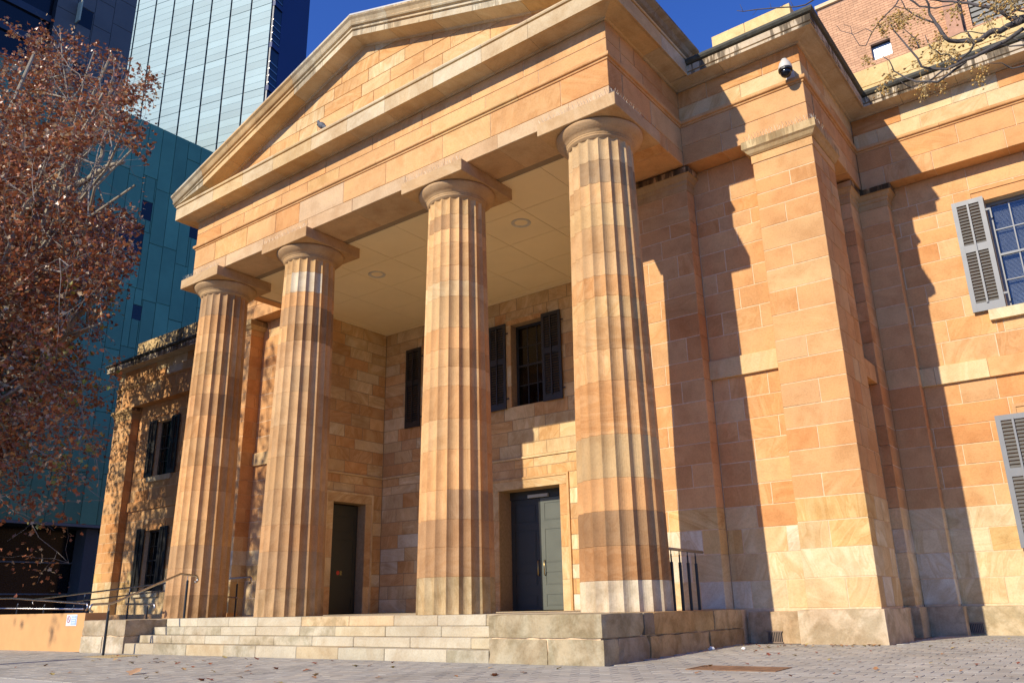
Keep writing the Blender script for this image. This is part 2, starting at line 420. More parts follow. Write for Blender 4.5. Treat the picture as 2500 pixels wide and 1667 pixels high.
def paver_geo(x, y):
    x0, x1, y0, y1 = x+.0045, x+PW-.0045, y+.0016, y+PH-.0016; b = .003; h = rng.uniform(-.0012, .0012)
    v = [(x0+b,y0+b,G(x0,y0)+h),(x1-b,y0+b,G(x1,y0)+h),(x1-b,y1-b,G(x1,y1)+h),(x0+b,y1-b,G(x0,y1)+h)]
    v += [(x0,y0,G(x0,y0)+h-.007),(x1,y0,G(x1,y0)+h-.007),(x1,y1,G(x1,y1)+h-.007),(x0,y1,G(x0,y1)+h-.007)]
    v += [(a[0],a[1],a[2]-.03) for a in v[4:8]]
    fc = [(0,1,2,3)]+[(i+4, (i+1)%4+4, (i+1)%4, i) for i in range(4)]+[(i+8, (i+1)%4+8, (i+1)%4+4, i+4) for i in range(4)]
    return v, fc
groups = [MB() for _ in range(4)]
def pcol():
    k = rng.uniform(.92, 1.06); t = rng.uniform(-.008, .008); return (.425*k+t, .385*k, .31*k-t, 1)
for i, (_, dp, x, y) in enumerate(cells):
    v, fc = paver_geo(x, y)
    if i < 300: o = mesh('paver', v, fc, PAVER, pav, color=pcol())
    else: groups[rng.randrange(4)].add(v, fc)
for g in groups: g.out('paver_field', PAVER, pav, color=pcol(), kind='stuff')
# concrete edge strip towards the road, kerb, carriageway
mb = MB()
for i in range(20):
    x0 = -22+i*2.0; mb.add([(x0,-6.75,G(x0,-6.75)-.002),(x0+1.99,-6.75,G(x0,-6.75)-.002),(x0+1.99,-6.07,G(x0,-6.07)),(x0,-6.07,G(x0,-6.07)),
        (x0,-6.75,-1),(x0+1.99,-6.75,-1),(x0+1.99,-6.07,-1),(x0,-6.07,-1)], [(0,1,2,3),(4,5,1,0),(5,6,2,1),(6,7,3,2),(7,4,0,3)])
mb.out('kerb_strip', plain('pale_concrete', (.50,.46,.38), .9, var=.15, scale=2, bump=.3), kind='structure')

# ------------------------------------------------------------------ podium, steps, cheek blocks
pod = MB().box(-12.62, .80, -1.05, YW1+.2, -1.2, -.012).box(mir(-.9)+.4, -.5, YW1, YB+.1, -1.2, -.012)
pod.box(-.98, .80, -2.10, -1.05, -1.2, -.02).box(-12.64, -10.9, -2.10, -1.05, -1.2, -.03)
podium = cpart(pod, 'podium', MORTAR)
FLOOR = objcol('portico_floor_stone', .8, .15, 3., .15)
for i in range(11):
    for jy, (y0, y1) in enumerate(((-.85,.6),(.6,2.1),(2.1,3.6),(3.6,5.9))):
        x0 = -11.65+i*1.0; 
        sub(MB().bbox(x0, x0+.995, y0, y1-.005, -.1, -.001, .004).out('floor_slab', FLOOR, color=jit((.62,.52,.37), 1, rng)), podium)
steps_z = [-.47, -.32, -.165, 0.0]; steps_y = [-2.1, -1.8, -1.5, -1.2]
flight = cpart(MB().box(-10.8, -1.1, -2.04, -1.0, -1.2, -.5).box(-10.8, -1.1, -1.72, -1.0, -1.2, -.35).box(-10.8,-1.1,-1.42,-1.0,-1.2,-.2), 'step_core', MORTAR)
rs = random.Random(11)
for i, (zz, yy) in enumerate(zip(steps_z, steps_y)):
    x = -10.845; z0 = (steps_z[i-1]+.001) if i else -.85
    back = yy+.36 if i < 3 else -.84
    while x < -1.05:
        l = rs.uniform(.95, 1.35)
        if -1.04-(x+l) < .5: l = -1.04-x
        z1 = zz+rs.uniform(-.002, .002)
        q = rs.random(); c = (.53,.465,.36) if q < .75 else (.51,.44,.33) if q < .95 else (.53,.43,.29)
        if i == 3 and -7.2 < x < -4.3: c = (.58,.44,.28)
        sub(MB().bbox(x+.003, x+l-.003, yy+rs.uniform(-.003,.003), back, z0, z1, .008).out('step_block', WORN if rs.random() < .35 else STONE, color=jit(c, .3, rs, .05)), flight)
        x += l
def rough_box(x0, x1, y0, y1, z0, z1, seed, amp=.012, n=9):   # weathered block with uneven faces and broken arrises
    rr = random.Random(seed); bm_v = []; idx = {}
    nx, ny, nz = max(2, int((x1-x0)/.12)), max(2, int((y1-y0)/.12)), max(2, int((z1-z0)/.09)); fc = []
    def vid(i, j, k):
        if (i, j, k) not in idx:
            e = sum((i in (0, nx), j in (0, ny), k in (0, nz)))
            a = amp*(.6 if e == 1 else 1.); inn = 0 if e == 1 else (.005 if e == 2 else .009)+rr.random()**8*.016
            x = x0+(x1-x0)*i/nx; y = y0+(y1-y0)*j/ny; z = z0+(z1-z0)*k/nz
            def dn(i, n): return inn if i == 0 else -inn if i == n else 0
            idx[(i,j,k)] = len(bm_v)
            bm_v.append((x+dn(i,nx)+rr.uniform(-a,a)*.4, y+dn(j,ny)+rr.uniform(-a,a)*.4, z+dn(k,nz)+rr.uniform(-a,a)*(.12 if e < 3 else 0)))
        return idx[(i,j,k)]
    for j in range(ny):
        for k in range(nz):
            fc.append((vid(0,j,k),vid(0,j,k+1),vid(0,j+1,k+1),vid(0,j+1,k))); fc.append((vid(nx,j,k),vid(nx,j+1,k),vid(nx,j+1,k+1),vid(nx,j,k+1)))
    for i in range(nx):
        for k in range(nz):
            fc.append((vid(i,0,k),vid(i+1,0,k),vid(i+1,0,k+1),vid(i,0,k+1))); fc.append((vid(i,ny,k),vid(i,ny,k+1),vid(i+1,ny,k+1),vid(i+1,ny,k)))
        for j in range(ny): fc.append((vid(i,j,nz),vid(i+1,j,nz),vid(i+1,j+1,nz),vid(i,j+1,nz)))
    return bm_v, fc
def podstone(x0, x1, y0, y1, z0, z1, c, seed, amp=.004):
    v, fc = rough_box(x0+.004, x1-.004, y0+.004, y1-.004, z0+.003, z1-.003, seed, amp)
    sub(mesh('podium_stone', v, fc, WORN, None, smooth=False, color=(*c, .5)), podium)
GC = (.47,.39,.27); GD = (.36,.29,.20); OC = (.50,.34,.17)
podstone(-1.03, .85, -2.13, -1.02, -.305, .008, (.42,.345,.215), 1)
podstone(-1.03, -.02, -2.13, -1.4, -.85, -.305, (.43,.355,.225), 2); podstone(-.02, .87, -2.14, -1.75, -.85, -.305, (.45,.375,.24), 3)
podstone(.1, .86, -1.75, -.9, -.85, -.305, (.40,.32,.22), 4); podstone(.1, .87, -.9, .05, -.85, -.305, OC, 5); podstone(.1, .86, .05, 1.05, -.85, -.305, (.50,.36,.2), 6); podstone(.1,.87,1.05,1.8,-.85,-.305,OC,7); podstone(.1,.86,1.8,2.42,-.85,-.305,OC,8)
podstone(.05, .86, -1.02, -.72, -.305, .004, (.30,.24,.17), 9); podstone(.05, .85, -.72, .58, -.305, .006, (.53,.34,.15), 10); podstone(.05, .84, .58, 1.3, -.305, .0, (.55,.38,.18), 12); podstone(.05,.85,1.3,2.42,-.305,.004,(.58,.42,.23),13)
podstone(-12.68, -10.85, -2.13, -.9, -.33, .0, (.46,.375,.255), 14); podstone(-12.69, -11.75, -2.14, -.9, -.85, -.33, (.57,.49,.35), 15); podstone(-11.75, -10.86, -2.13, -.9, -.85, -.33, (.57,.48,.35), 16)
for k, (y0, y1) in enumerate(((-.9,.3),(.3,1.5),(1.5,2.45))): podstone(-12.69, -12.0, y0, y1, -.33, 0, (.5,.38,.22), 20+k); podstone(-12.69,-12.0,y0,y1,-.85,-.33,(.5,.36,.2),24+k)
for k in range(10): podstone(-11.95+k*1.15 if k else -12.0, -11.95+(k+1)*1.15 if k < 9 else .05, -.86 if k else -.9, 0, -.33, -.0012, (.5,.42,.3), 40+k, .002) if False else None

# ------------------------------------------------------------------ columns
RB, RT, H = .7164, .5884, 8.03; ZA = 8.283; AB = .8263
def rad(z): q = z/H; return RB+(RT-RB)*(q+.10*q*(1-q)*-1.2)
NF, SEG = 20, 6
def ring(cx, cy, z, dr=0., fl=1.):
    out = []; rr = rad(z)-dr; dep = rr*.072*fl
    for k in range(NF):
        for t in range(SEG):
            a = (k+t/SEG+.5)*2*math.pi/NF-math.pi/2; q = rr-dep*math.sin(math.pi*t/SEG)**.85 if t else rr
            out.append((cx+q*math.cos(a), cy+q*math.sin(a), z))
    return out
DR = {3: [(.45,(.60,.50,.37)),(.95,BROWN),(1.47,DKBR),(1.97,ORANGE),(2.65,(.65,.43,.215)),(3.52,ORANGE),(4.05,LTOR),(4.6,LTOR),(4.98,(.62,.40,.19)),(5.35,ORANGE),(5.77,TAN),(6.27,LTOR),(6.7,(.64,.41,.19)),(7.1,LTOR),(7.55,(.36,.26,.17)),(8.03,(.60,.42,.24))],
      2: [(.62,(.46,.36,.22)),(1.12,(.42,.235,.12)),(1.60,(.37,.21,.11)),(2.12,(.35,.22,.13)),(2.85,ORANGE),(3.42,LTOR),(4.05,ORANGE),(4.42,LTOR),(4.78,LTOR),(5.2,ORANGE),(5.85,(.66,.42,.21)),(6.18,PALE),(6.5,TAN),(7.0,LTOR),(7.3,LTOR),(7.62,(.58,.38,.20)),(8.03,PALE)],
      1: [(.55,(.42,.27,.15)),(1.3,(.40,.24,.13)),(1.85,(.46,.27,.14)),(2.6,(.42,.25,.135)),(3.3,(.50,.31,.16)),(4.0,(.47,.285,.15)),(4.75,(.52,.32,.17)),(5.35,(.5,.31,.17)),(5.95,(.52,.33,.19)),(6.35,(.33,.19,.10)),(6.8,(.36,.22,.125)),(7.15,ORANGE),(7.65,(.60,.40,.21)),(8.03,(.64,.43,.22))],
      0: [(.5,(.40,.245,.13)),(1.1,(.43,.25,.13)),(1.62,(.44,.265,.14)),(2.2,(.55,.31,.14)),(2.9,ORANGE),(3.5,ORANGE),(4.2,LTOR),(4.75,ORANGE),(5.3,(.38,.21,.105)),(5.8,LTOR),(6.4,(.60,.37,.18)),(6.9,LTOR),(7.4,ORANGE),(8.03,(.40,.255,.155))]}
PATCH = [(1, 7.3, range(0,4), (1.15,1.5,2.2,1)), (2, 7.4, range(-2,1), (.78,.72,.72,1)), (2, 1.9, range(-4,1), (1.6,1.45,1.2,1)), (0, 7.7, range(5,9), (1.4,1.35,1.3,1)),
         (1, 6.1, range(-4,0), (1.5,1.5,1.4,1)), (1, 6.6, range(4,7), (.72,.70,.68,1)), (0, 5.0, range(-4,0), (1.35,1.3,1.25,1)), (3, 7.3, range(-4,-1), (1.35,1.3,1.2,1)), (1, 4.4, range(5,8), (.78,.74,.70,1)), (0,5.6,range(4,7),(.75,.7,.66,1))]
rc = random.Random(21)
for ci, cx in enumerate(COLX):
    shaft = MB().lathe(cx, 0, [(rad(0)-.075, 0), (rad(H)-.07, H)], 40)
    colo = cpart(shaft, 'column', MORTAR, label='fluted sandstone column, %s from the left' % ('first','second','third','fourth')[ci])
    z0 = 0.0
    for di, (z1, c) in enumerate(DR[ci]):
        topd = z1 == 8.03
        rings = [ring(cx,0,z0,.005), ring(cx,0,z0+.006)]
        mid = 2 if not topd else 1
        for m_ in range(1, mid): rings.append(ring(cx, 0, z0+(z1-z0)*m_/mid))
        if not topd: rings += [ring(cx,0,z1-.007), ring(cx,0,z1-.001,.005)]
        else:
            for s_ in (0,.45,.75,.92,1.): rings.append(ring(cx,0,7.90+.10*s_, 0, math.sqrt(max(0,1-s_*s_))))
        v = [p for q in rings for p in q]; n = NF*SEG; fc = []
        for l in range(len(rings)-1):
            for i in range(n): j_ = (i+1) % n; fc.append((l*n+i, l*n+j_, l*n+n+j_, l*n+n+i))
        fc += [tuple(range(n-1,-1,-1)), tuple(range((len(rings)-1)*n, len(rings)*n))]
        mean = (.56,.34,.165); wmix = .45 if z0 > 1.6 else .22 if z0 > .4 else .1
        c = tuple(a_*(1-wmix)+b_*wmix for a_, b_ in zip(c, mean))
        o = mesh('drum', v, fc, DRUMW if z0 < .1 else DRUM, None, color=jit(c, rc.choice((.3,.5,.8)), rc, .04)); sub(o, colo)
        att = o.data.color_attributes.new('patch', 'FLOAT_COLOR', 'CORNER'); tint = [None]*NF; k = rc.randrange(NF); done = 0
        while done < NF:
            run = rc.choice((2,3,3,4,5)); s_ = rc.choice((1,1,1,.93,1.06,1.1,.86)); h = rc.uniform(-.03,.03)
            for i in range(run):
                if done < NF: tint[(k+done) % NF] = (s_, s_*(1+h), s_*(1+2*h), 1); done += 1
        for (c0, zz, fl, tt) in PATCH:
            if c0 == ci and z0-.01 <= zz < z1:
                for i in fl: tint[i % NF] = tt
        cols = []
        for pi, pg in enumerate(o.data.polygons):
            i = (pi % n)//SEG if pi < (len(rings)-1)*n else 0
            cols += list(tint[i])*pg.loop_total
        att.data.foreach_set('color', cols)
        z0 = z1
    prof = [(RT-.05,7.98),(RT+.005,7.99),(RT+.010,8.02),(RT+.028,8.028),(RT+.028,8.044),(RT+.020,8.05),(RT+.044,8.056),(RT+.046,8.072),(RT+.038,8.078),(RT+.062,8.084),(RT+.066,8.10),
            (.70,8.13),(.745,8.17),(.782,8.215),(.797,8.245),(.795,8.268),(.775,8.280),(.5,8.281)]
    e = MB().lathe(cx, 0, prof, 72).out('echinus', STONE, smooth=True, color=jit((.50,.33,.19), .3, rc)); sub(e, colo)
    a = MB().bbox(cx-AB, cx+AB, -AB, AB, ZA, zs-.002, .008).out('abacus', STONE, color=jit((.52,.34,.19), .5, rc)); sub(a, colo)

# ------------------------------------------------------------------ portico entablature
XL = mir(XE)
ent = MB()
ent.box(XL+.012, XE-.012, YA+.012, .60, zs+.01, zf); ent.box(-.60, XE-.014, .60, YE1+.05, zs+.01, zf); ent.box(XL+.014, XL+1.21, .60, YE1+.05, zs+.01, zf)
entab = cpart(ent, 'entablature', MORTAR)
F0 = FX(YA); FRt = FY(XE); FLf = Fr((XL,0,0),(0,-1,0),(-1,0,0))
cs = [zs, 8.86, 9.405]
ps, rg = ashlar(F0, XL, XE, cs[:2], seed=5, lmin=1.1, lmax=1.7, ends=(1,1)); lay('architrave_stone', F0, ps, rg, entab, tone_fascia, depth=1.20)
ps, rg = ashlar(F0, XL, XE, cs[1:], seed=6, lmin=.9, lmax=1.9, ends=(1,1)); lay('architrave_stone', F0, ps, rg, entab, tone_frieze, depth=.5)
ps, rg = ashlar(F0, XL, XE, [9.53,9.86,zf], seed=8, lmin=.9, lmax=1.8, ends=(1,1)); lay('frieze_stone', F0, ps, rg, entab, tone_frieze, depth=.5)
for F_, s0, s1, sd in ((FRt, YA+.52, YE1+.04, 9), (FLf, -(YE1+.04), -(YA+.52), 10)):
    lo = (FRt is F_)
    a0, a1 = (YA+1.21, s1) if lo else (s0, -(YA+1.21))
    ps, rg = ashlar(F_, a0, a1, cs[:2], seed=sd, lmin=.8, lmax=1.2); lay('architrave_stone', F_, ps, rg, entab, tone_upper, depth=1.19)
    ps, rg = ashlar(F_, s0, s1, cs[1:], seed=sd+20, lmin=.8, lmax=1.3); lay('architrave_stone', F_, ps, rg, entab, tone_upper, depth=.4)
    ps, rg = ashlar(F_, s0, s1, [9.53,9.86,zf], seed=sd+40, lmin=.8, lmax=1.3); lay('frieze_stone', F_, ps, rg, entab, tone_upper, depth=.4)

def sweep_pieces(name, path, prof, parent, mat, tone, lmin=1.0, lmax=1.5, seed=0, gap=.003, closed_back=True):
    """moulding along a plan polyline (outward = right of travel), cut into stones, mitred at corners"""
    rg = random.Random(seed); P = [Vector(p) for p in path]; n = len(P)
    dirs = [(P[i+1]-P[i]).normalized() for i in range(n-1)]; rt = lambda d: Vector((d.y, -d.x))
    for i in range(n-1):
        d = dirs[i]; L = (P[i+1]-P[i]).length; rr = rt(d)
        m0 = rr if i == 0 else (rt(dirs[i-1])+rr)/(1+rt(dirs[i-1]).dot(rr))
        m1 = rr if i == n-2 else (rr+rt(dirs[i+1]))/(1+rr.dot(rt(dirs[i+1])))
        cuts = [0.]
        while cuts[-1] < L:
            nx = cuts[-1]+rg.uniform(lmin, lmax)
            if L-nx < lmin*.6: nx = L
            cuts.append(nx)
        for k in range(len(cuts)-1):
            a, b = cuts[k], cuts[k+1]; ma = m0 if k == 0 else rr; mbv = m1 if k == len(cuts)-2 else rr
            a += 0 if k == 0 else gap; b -= 0 if k == len(cuts)-2 else gap
            v = []
            for (t, mm) in ((a, ma), (b, mbv)):
                for (nn, z) in prof: q = P[i]+d*t+mm*nn; v.append((q.x, q.y, z))
            m = len(prof); fc = [(j_, j_+m, (j_+1) % m+m, (j_+1) % m) for j_ in range(m)]+[tuple(range(m)), tuple(range(2*m-1, m-1, -1))]
            o = mesh(name, v, fc, mat, None, color=tone(0, 5, rg)); sub(o, parent)
plan = [(XL, YE1), (XL, YA), (XE, YA), (XE, YE1)]
tae = [(-.10,9.41),(.012,9.412),(.018,9.425),(.018,9.452),(.05,9.458),(.06,9.475),(.06,9.525),(-.10,9.528)]
sweep_pieces('taenia', plan, tae, entab, STONE, tone_frieze, 1.4, 2.2, 31)
corn = cpart(MB().box(XL+.02, XE-.02, YA+.02, YE1, zf+.03, 10.66), 'cornice', MORTAR)
cor = [(-.12,zf+.002),(.03,zf+.002),(.05,zf+.03),(.40,zf+.055),(.46,zf+.03),(.47,zf+.03),(.47,10.60),(.43,10.605),(.43,10.635),(.48,10.64),(.49,10.67),(.47,10.715),(.43,10.735),(-.12,10.75)]
def tone_corona(x, z, rng): return jit(rng.choice(((.60,.50,.36),(.58,.44,.28),(.62,.43,.23))), .4, rng, .06)
sweep_pieces('corona_stone', [(XL, YA), (XE, YA)], [(q[0], q[1]) for q in cor], corn, STONE, tone_corona, 1.0, 1.45, 33) if False else None
# front corona (returns at both ends) and the side eaves with their gutters
cs_side = [(-.12,zf+.002),(.03,zf+.002),(.05,zf+.03),(.33,zf+.055),(.38,zf+.03),(.39,zf+.03),(.39,10.60),(.36,10.605),(.36,10.635),(.41,10.64),(.43,10.69),(-.12,10.72)]
def sweep_mixed(path, profs, seed):
    rg = random.Random(seed); P = [Vector(p) for p in path]
    return
sweep_pieces('corona_stone', plan, [(a if a < .3 else a-.03, z) for a, z in cor], corn, STONE, tone_corona, 1.0, 1.45, 33)
gut = [(-.05,10.755),(.40,10.76),(.46,10.80),(.50,10.88),(.58,10.93),(.60,10.95),(.60,10.99),(.50,10.99),(.46,10.95),(-.05,10.97)]
for pth, sd in (([(XL, YE1-.05), (XL, YA-.3)], 35), ([(XE, YA-.3), (XE, YE1-.05)], 36)):
    sweep_pieces('gutter', pth, gut, corn, GUTTERED, lambda x, z, q: (.33,.29,.22,1), 1.2, 1.8, sd)
# ------------------------------------------------------------------ pediment
SL = .328; ZAP = 13.36; tipL = 7.09
ztop = lambda x: ZAP-SL*abs(x-XM)
ped = cpart(MB().add([(XL-.1,YA+.015,10.74),(XE+.1,YA+.015,10.74),(XM,YA+.015,ztop(XM)-.45),(XL-.1,YA+.6,10.74),(XE+.1,YA+.6,10.74),(XM,YA+.6,ztop(XM)-.45)],
     [(0,1,2),(5,4,3),(0,3,4,1),(1,4,5,2),(2,5,3,0)]), 'pediment', MORTAR)
pl = [(SL, 1, ZAP-.47+SL*XM), (-SL, 1, ZAP-.47-SL*XM)]
zc = [10.76+.345*i for i in range(7)]
ps, rg = ashlar(F0, XL-.2, XE+.2, zc, seed=50, lmin=.65, lmax=1.3, planes=pl); lay('tympanum_stone', F0, ps, rg, ped, tone_tymp)
rk = [(-.10,-.56),(.03,-.55),(.05,-.52),(.38,-.485),(.40,-.50),(.41,-.50),(.41,-.36),(.385,-.355),(.385,-.325),(.43,-.315),(.43,-.275),(.405,-.268),(.405,-.235),(.46,-.22),(.48,-.19),(.46,-.16),(.50,-.09),(.545,-.05),(.55,-.04),(.55,0.),(-.10,.03)]
rr_ = random.Random(55)
for sgn in (-1, 1):
    s_ = 0.; m = len(rk)
    while s_ < tipL:
        e_ = s_+rr_.uniform(1.0, 1.45)
        if tipL-e_ < .7: e_ = tipL
        v = []
        for t in (s_+(.003 if s_ else 0), e_-.003):
            for (n_, h_) in rk: x = XM+sgn*t; v.append((x, YA-n_, ztop(x)+h_))
        # lowest ends must not dive into the level cornice
        v = [(a, b, max(c_, 10.752)) for a, b, c_ in v]
        fc = [(j_, j_+m, (j_+1) % m+m, (j_+1) % m) for j_ in range(m)]+[tuple(range(m)), tuple(range(2*m-1, m-1, -1))]
        if sgn > 0: fc = [tuple(reversed(q)) for q in fc]
        sub(mesh('raking_stone', v, fc, GUTTERED if rr_.random() < .4 else STONE, None, color=tone_corona(0,0,rr_)), ped)
        s_ = e_
rf = MB()
for sgn in (-1, 1):
    x1 = XM+sgn*6.95; a = [(XM, YA-.52, ZAP+.012),(x1, YA-.52, ztop(x1)+.012),(x1, 6.6, ztop(x1)+.012),(XM, 6.6, ZAP+.012)]
    rf.add(a+[(p[0],p[1],p[2]+.05) for p in a], [(0,1,2,3),(7,6,5,4),(0,4,5,1),(1,5,6,2),(2,6,7,3)])
cpart(rf, 'portico_roof', ROOF)

# ------------------------------------------------------------------ centre block: front walls, piers, recess
wall_lo = -.06
REC_L, REC_R = -11.68, -.90
# right-hand front wall, between recess edge and corner pier
Fw = FX(YW1); Fe = FX(YE1)
cw = core('wall', Fw, .58, 2.10, -.6, zs, thick=.9)
strz = (4.12, 4.50)
ps, rg = ashlar(Fw, .58, 2.06, [c for c in COURSES if c != 4.5], holes=[(.5,2.1,4.12,4.5)], seed=60, lmin=.5, lmax=.95); lay('wall_stone', Fw, ps, rg, cw, tone_wall)
def band(F, s0, s1, z0, z1, d, parent, tone, seed, name='string_course_stone', mat=None, lmin=.8, lmax=1.3):
    rg = random.Random(seed); s = s0
    while s < s1:
        e = s+rg.uniform(lmin, lmax)
        if s1-e < lmin*.6: e = s1
        prof = [(-.12,z0+.004),(d-.006,z0+.004),(d,z0+.010),(d,z1-.02),(d-.012,z1-.006),(-.12,z1+.002)]
        v = [F.P(t, z, n) for t in (s+.003, e-.003) for n, z in prof]; m = len(prof)
        fc = [(j_, j_+m, (j_+1) % m+m, (j_+1) % m) for j_ in range(m)]+[tuple(range(m)), tuple(range(2*m-1, m-1, -1))]
        sub(mesh(name, v, fc, mat or STONE, None, color=tone(0, 6, rg)), parent); s = e
band(Fw, .58, 2.06, *strz, .07, cw, lambda x,z,q: jit((.62,.42,.22),.3,q), 61)
# portico anta (end of the recess side wall)
Fa = FX(2.38); Fas = FY(.58)
ca = core('anta', Fa, REC_R+.02, .568, -.3, zs-.27, thick=3.4)
ps, rg = ashlar(Fa, REC_R, .58, COURSES[:-1]+[8.26], seed=62, lmin=.5, lmax=.95, ends=(1,1)); lay('anta_stone', Fa, ps, rg, ca, tone_wall, quoin=(.33,.33))
acap = [(-.3,8.05),(.0,8.052),(.012,8.06),(.012,8.19),(.03,8.20),(.035,8.27),(.06,8.29),(.10,8.36),(.125,8.372),(-.3,8.374)]
acap2 = [(-.3,8.376),(.13,8.377),(.133,8.385),(.133,8.50),(-.3,8.535)]
sweep_pieces('anta_cap', [(REC_R,2.38),(.58,2.38),(.58,YW1)], acap, ca, SOILED if False else STONE, lambda x,z,q: jit((.55,.36,.18),.3,q), 2,3,63)
sweep_pieces('anta_cap_fascia', [(REC_R,2.38),(.58,2.38),(.58,YW1)], acap2, ca, SOILED, lambda x,z,q: jit((.55,.36,.18),.3,q), 2,3,63)
# corner piers
def pier(x0, x1, sd, right):
    F = Fe; c = core('pier', F, x0+.01, x1-.01, -.05, 8.06, thick=1.33)
    ps, rg = ashlar(F, x0, x1, COURSES[:-2]+[8.05], seed=sd, lmin=.45, lmax=1.5, ends=(1,1))
    # alternate one long stone and two stones per course
    ps = []
    for ci in range(len(COURSES)-2):
        z0, z1 = COURSES[ci]+.005, (COURSES[ci+1] if ci < len(COURSES)-3 else 8.05)-.005
        if ci % 2: ps.append((ci, [(x0,z0),(x1,z0),(x1,z1),(x0,z1)]))
        else:
            m = x0+(x1-x0)*rg.uniform(.42,.6); ps += [(ci, [(x0,z0),(m-.005,z0),(m-.005,z1),(x0,z1)]), (ci, [(m+.005,z0),(x1,z0),(x1,z1),(m+.005,z1)])]
    lay('pier_stone', F, ps, rg, c, tone_wall, quoin=(.30,.52))
    Fs = FY(x1)
    for ci in range(len(COURSES)-2):
        z0, z1 = COURSES[ci]+.005, (COURSES[ci+1] if ci < len(COURSES)-3 else 8.05)-.005; a = YE1+(.30,.52)[ci % 2]+.005
        m = a+(YE1+1.34-a)*rg.uniform(.4,.65)
        lay('pier_stone', Fs, [(ci, [(a,z0),(m-.005,z0),(m-.005,z1),(a,z1)]), (ci, [(m+.005,z0),(YE1+1.34,z0),(YE1+1.34,z1),(m+.005,z1)])], rg, c, tone_wall)
    cap = [(-.2,8.232),(.03,8.234),(.035,8.24),(.06,8.26),(.10,8.315),(.13,8.338),(.14,8.345),(.14,8.50),(.12,8.515),(-.2,8.536)]
    sweep_pieces('pier_neck', [(x0,YE1+1.3),(x0,YE1),(x1,YE1),(x1,YE1+1.32)], [(-.2,8.052),(.0,8.054),(.016,8.062),(.016,8.215),(.006,8.222),(.006,8.23),(-.2,8.231)], c, STONE, lambda x,z,q: jit((.66,.40,.19),.2,q), 3,4,sd+6)
    sweep_pieces('pier_cap', [(x0,YE1+1.3),(x0,YE1),(x1,YE1),(x1,YE1+1.32)], cap, c, GUTTERED, lambda x,z,q: jit((.56,.40,.22),.5,q), 3,4,sd+1)
    pb = MB(); v, fc = rough_box(x0-.13, x1+.07, YE1-.15, YE1+1.42, -.9, -.02, sd+3, .004)
    sub(mesh('plinth', v, fc, WORN, None, color=(.62,.49,.32,.4)), c)
    return c
pr = pier(2.02, XC, 70, True); plf = pier(mir(XC), mir(2.02), 80, False)
# left-hand front wall
cwl = core('wall', Fw, mir(2.10), REC_L, -.6, zs, thick=.9)
ps, rg = ashlar(Fw, mir(2.06), REC_L, [c for c in COURSES if c != 4.5], holes=[(-20,-5,4.12,4.5)], seed=66, lmin=.6, lmax=1.1); lay('wall_stone', Fw, ps, rg, cwl, tone_wall)
band(Fw, mir(2.06), REC_L, *strz, .07, cwl, lambda x,z,q: jit((.62,.42,.22),.3,q), 67)
# plinths of the plain walls
for (x0, x1, par, sd) in ((.87, 1.88, cw, 91), (mir(1.88), -12.70, cwl, 92)):
    v, fc = rough_box(x0, x1, YW1-.12, YW1+.3, -.9, -.045, sd, .004); sub(mesh('plinth', v, fc, WORN, None, color=(.55,.40,.24,.5)), par)
# side wall of the centre block (faces right) and the pilaster at its foot
FsR = FY(2.82); csd = core('wall', FsR, YE1+1.3, 5.15, -.6, zs, thick=.5)
ps, rg = ashlar(FsR, YE1+1.34, 5.1, COURSES, seed=95, lmin=.5, lmax=.9); lay('wall_stone', FsR, ps, rg, csd, tone_wall)
band(FsR, YE1+1.34, 5.1, *strz, .16, csd, lambda x,z,q: jit(LTOR,.3,q), 96)
sub(MB().bbox(2.5, 2.95, YE1+1.43, 5.0, -.9, -.03, .01).out('plinth', WORN, color=(.55,.42,.26,.5)), csd)
FsA = FY(3.02); csa = core('anta', FsA, 5.10, YE2+.05, -.3, 8.27, thick=.5)
ps, rg = ashlar(FsA, 5.08, YE2+.05, COURSES[:-1]+[8.26], seed=97, lmin=.6, lmax=1.2, ends=(1,0)); lay('anta_stone', FsA, ps, rg, csa, tone_wall, quoin=(.25,.25))
sub(MB().bbox(2.6, 3.09, 5.0, YE2-.06, -.9, -.03, .01).out('plinth', WORN, color=(.55,.42,.26,.5)), csa)
sweep_pieces('anta_cap', [(2.7,5.08),(3.02,5.08),(3.02,YE2)], [(a*.8 if a > 0 else a, z) for a, z in acap], csa, STONE, lambda x,z,q: jit((.55,.36,.18),.3,q), 2,3,98)
sweep_pieces('anta_cap_fascia', [(2.7,5.08),(3.02,5.08),(3.02,YE2)], [(a*.8 if a > 0 else a, z) for a, z in acap2], csa, SOILED, lambda x,z,q: jit((.55,.36,.18),.3,q), 2,3,98)
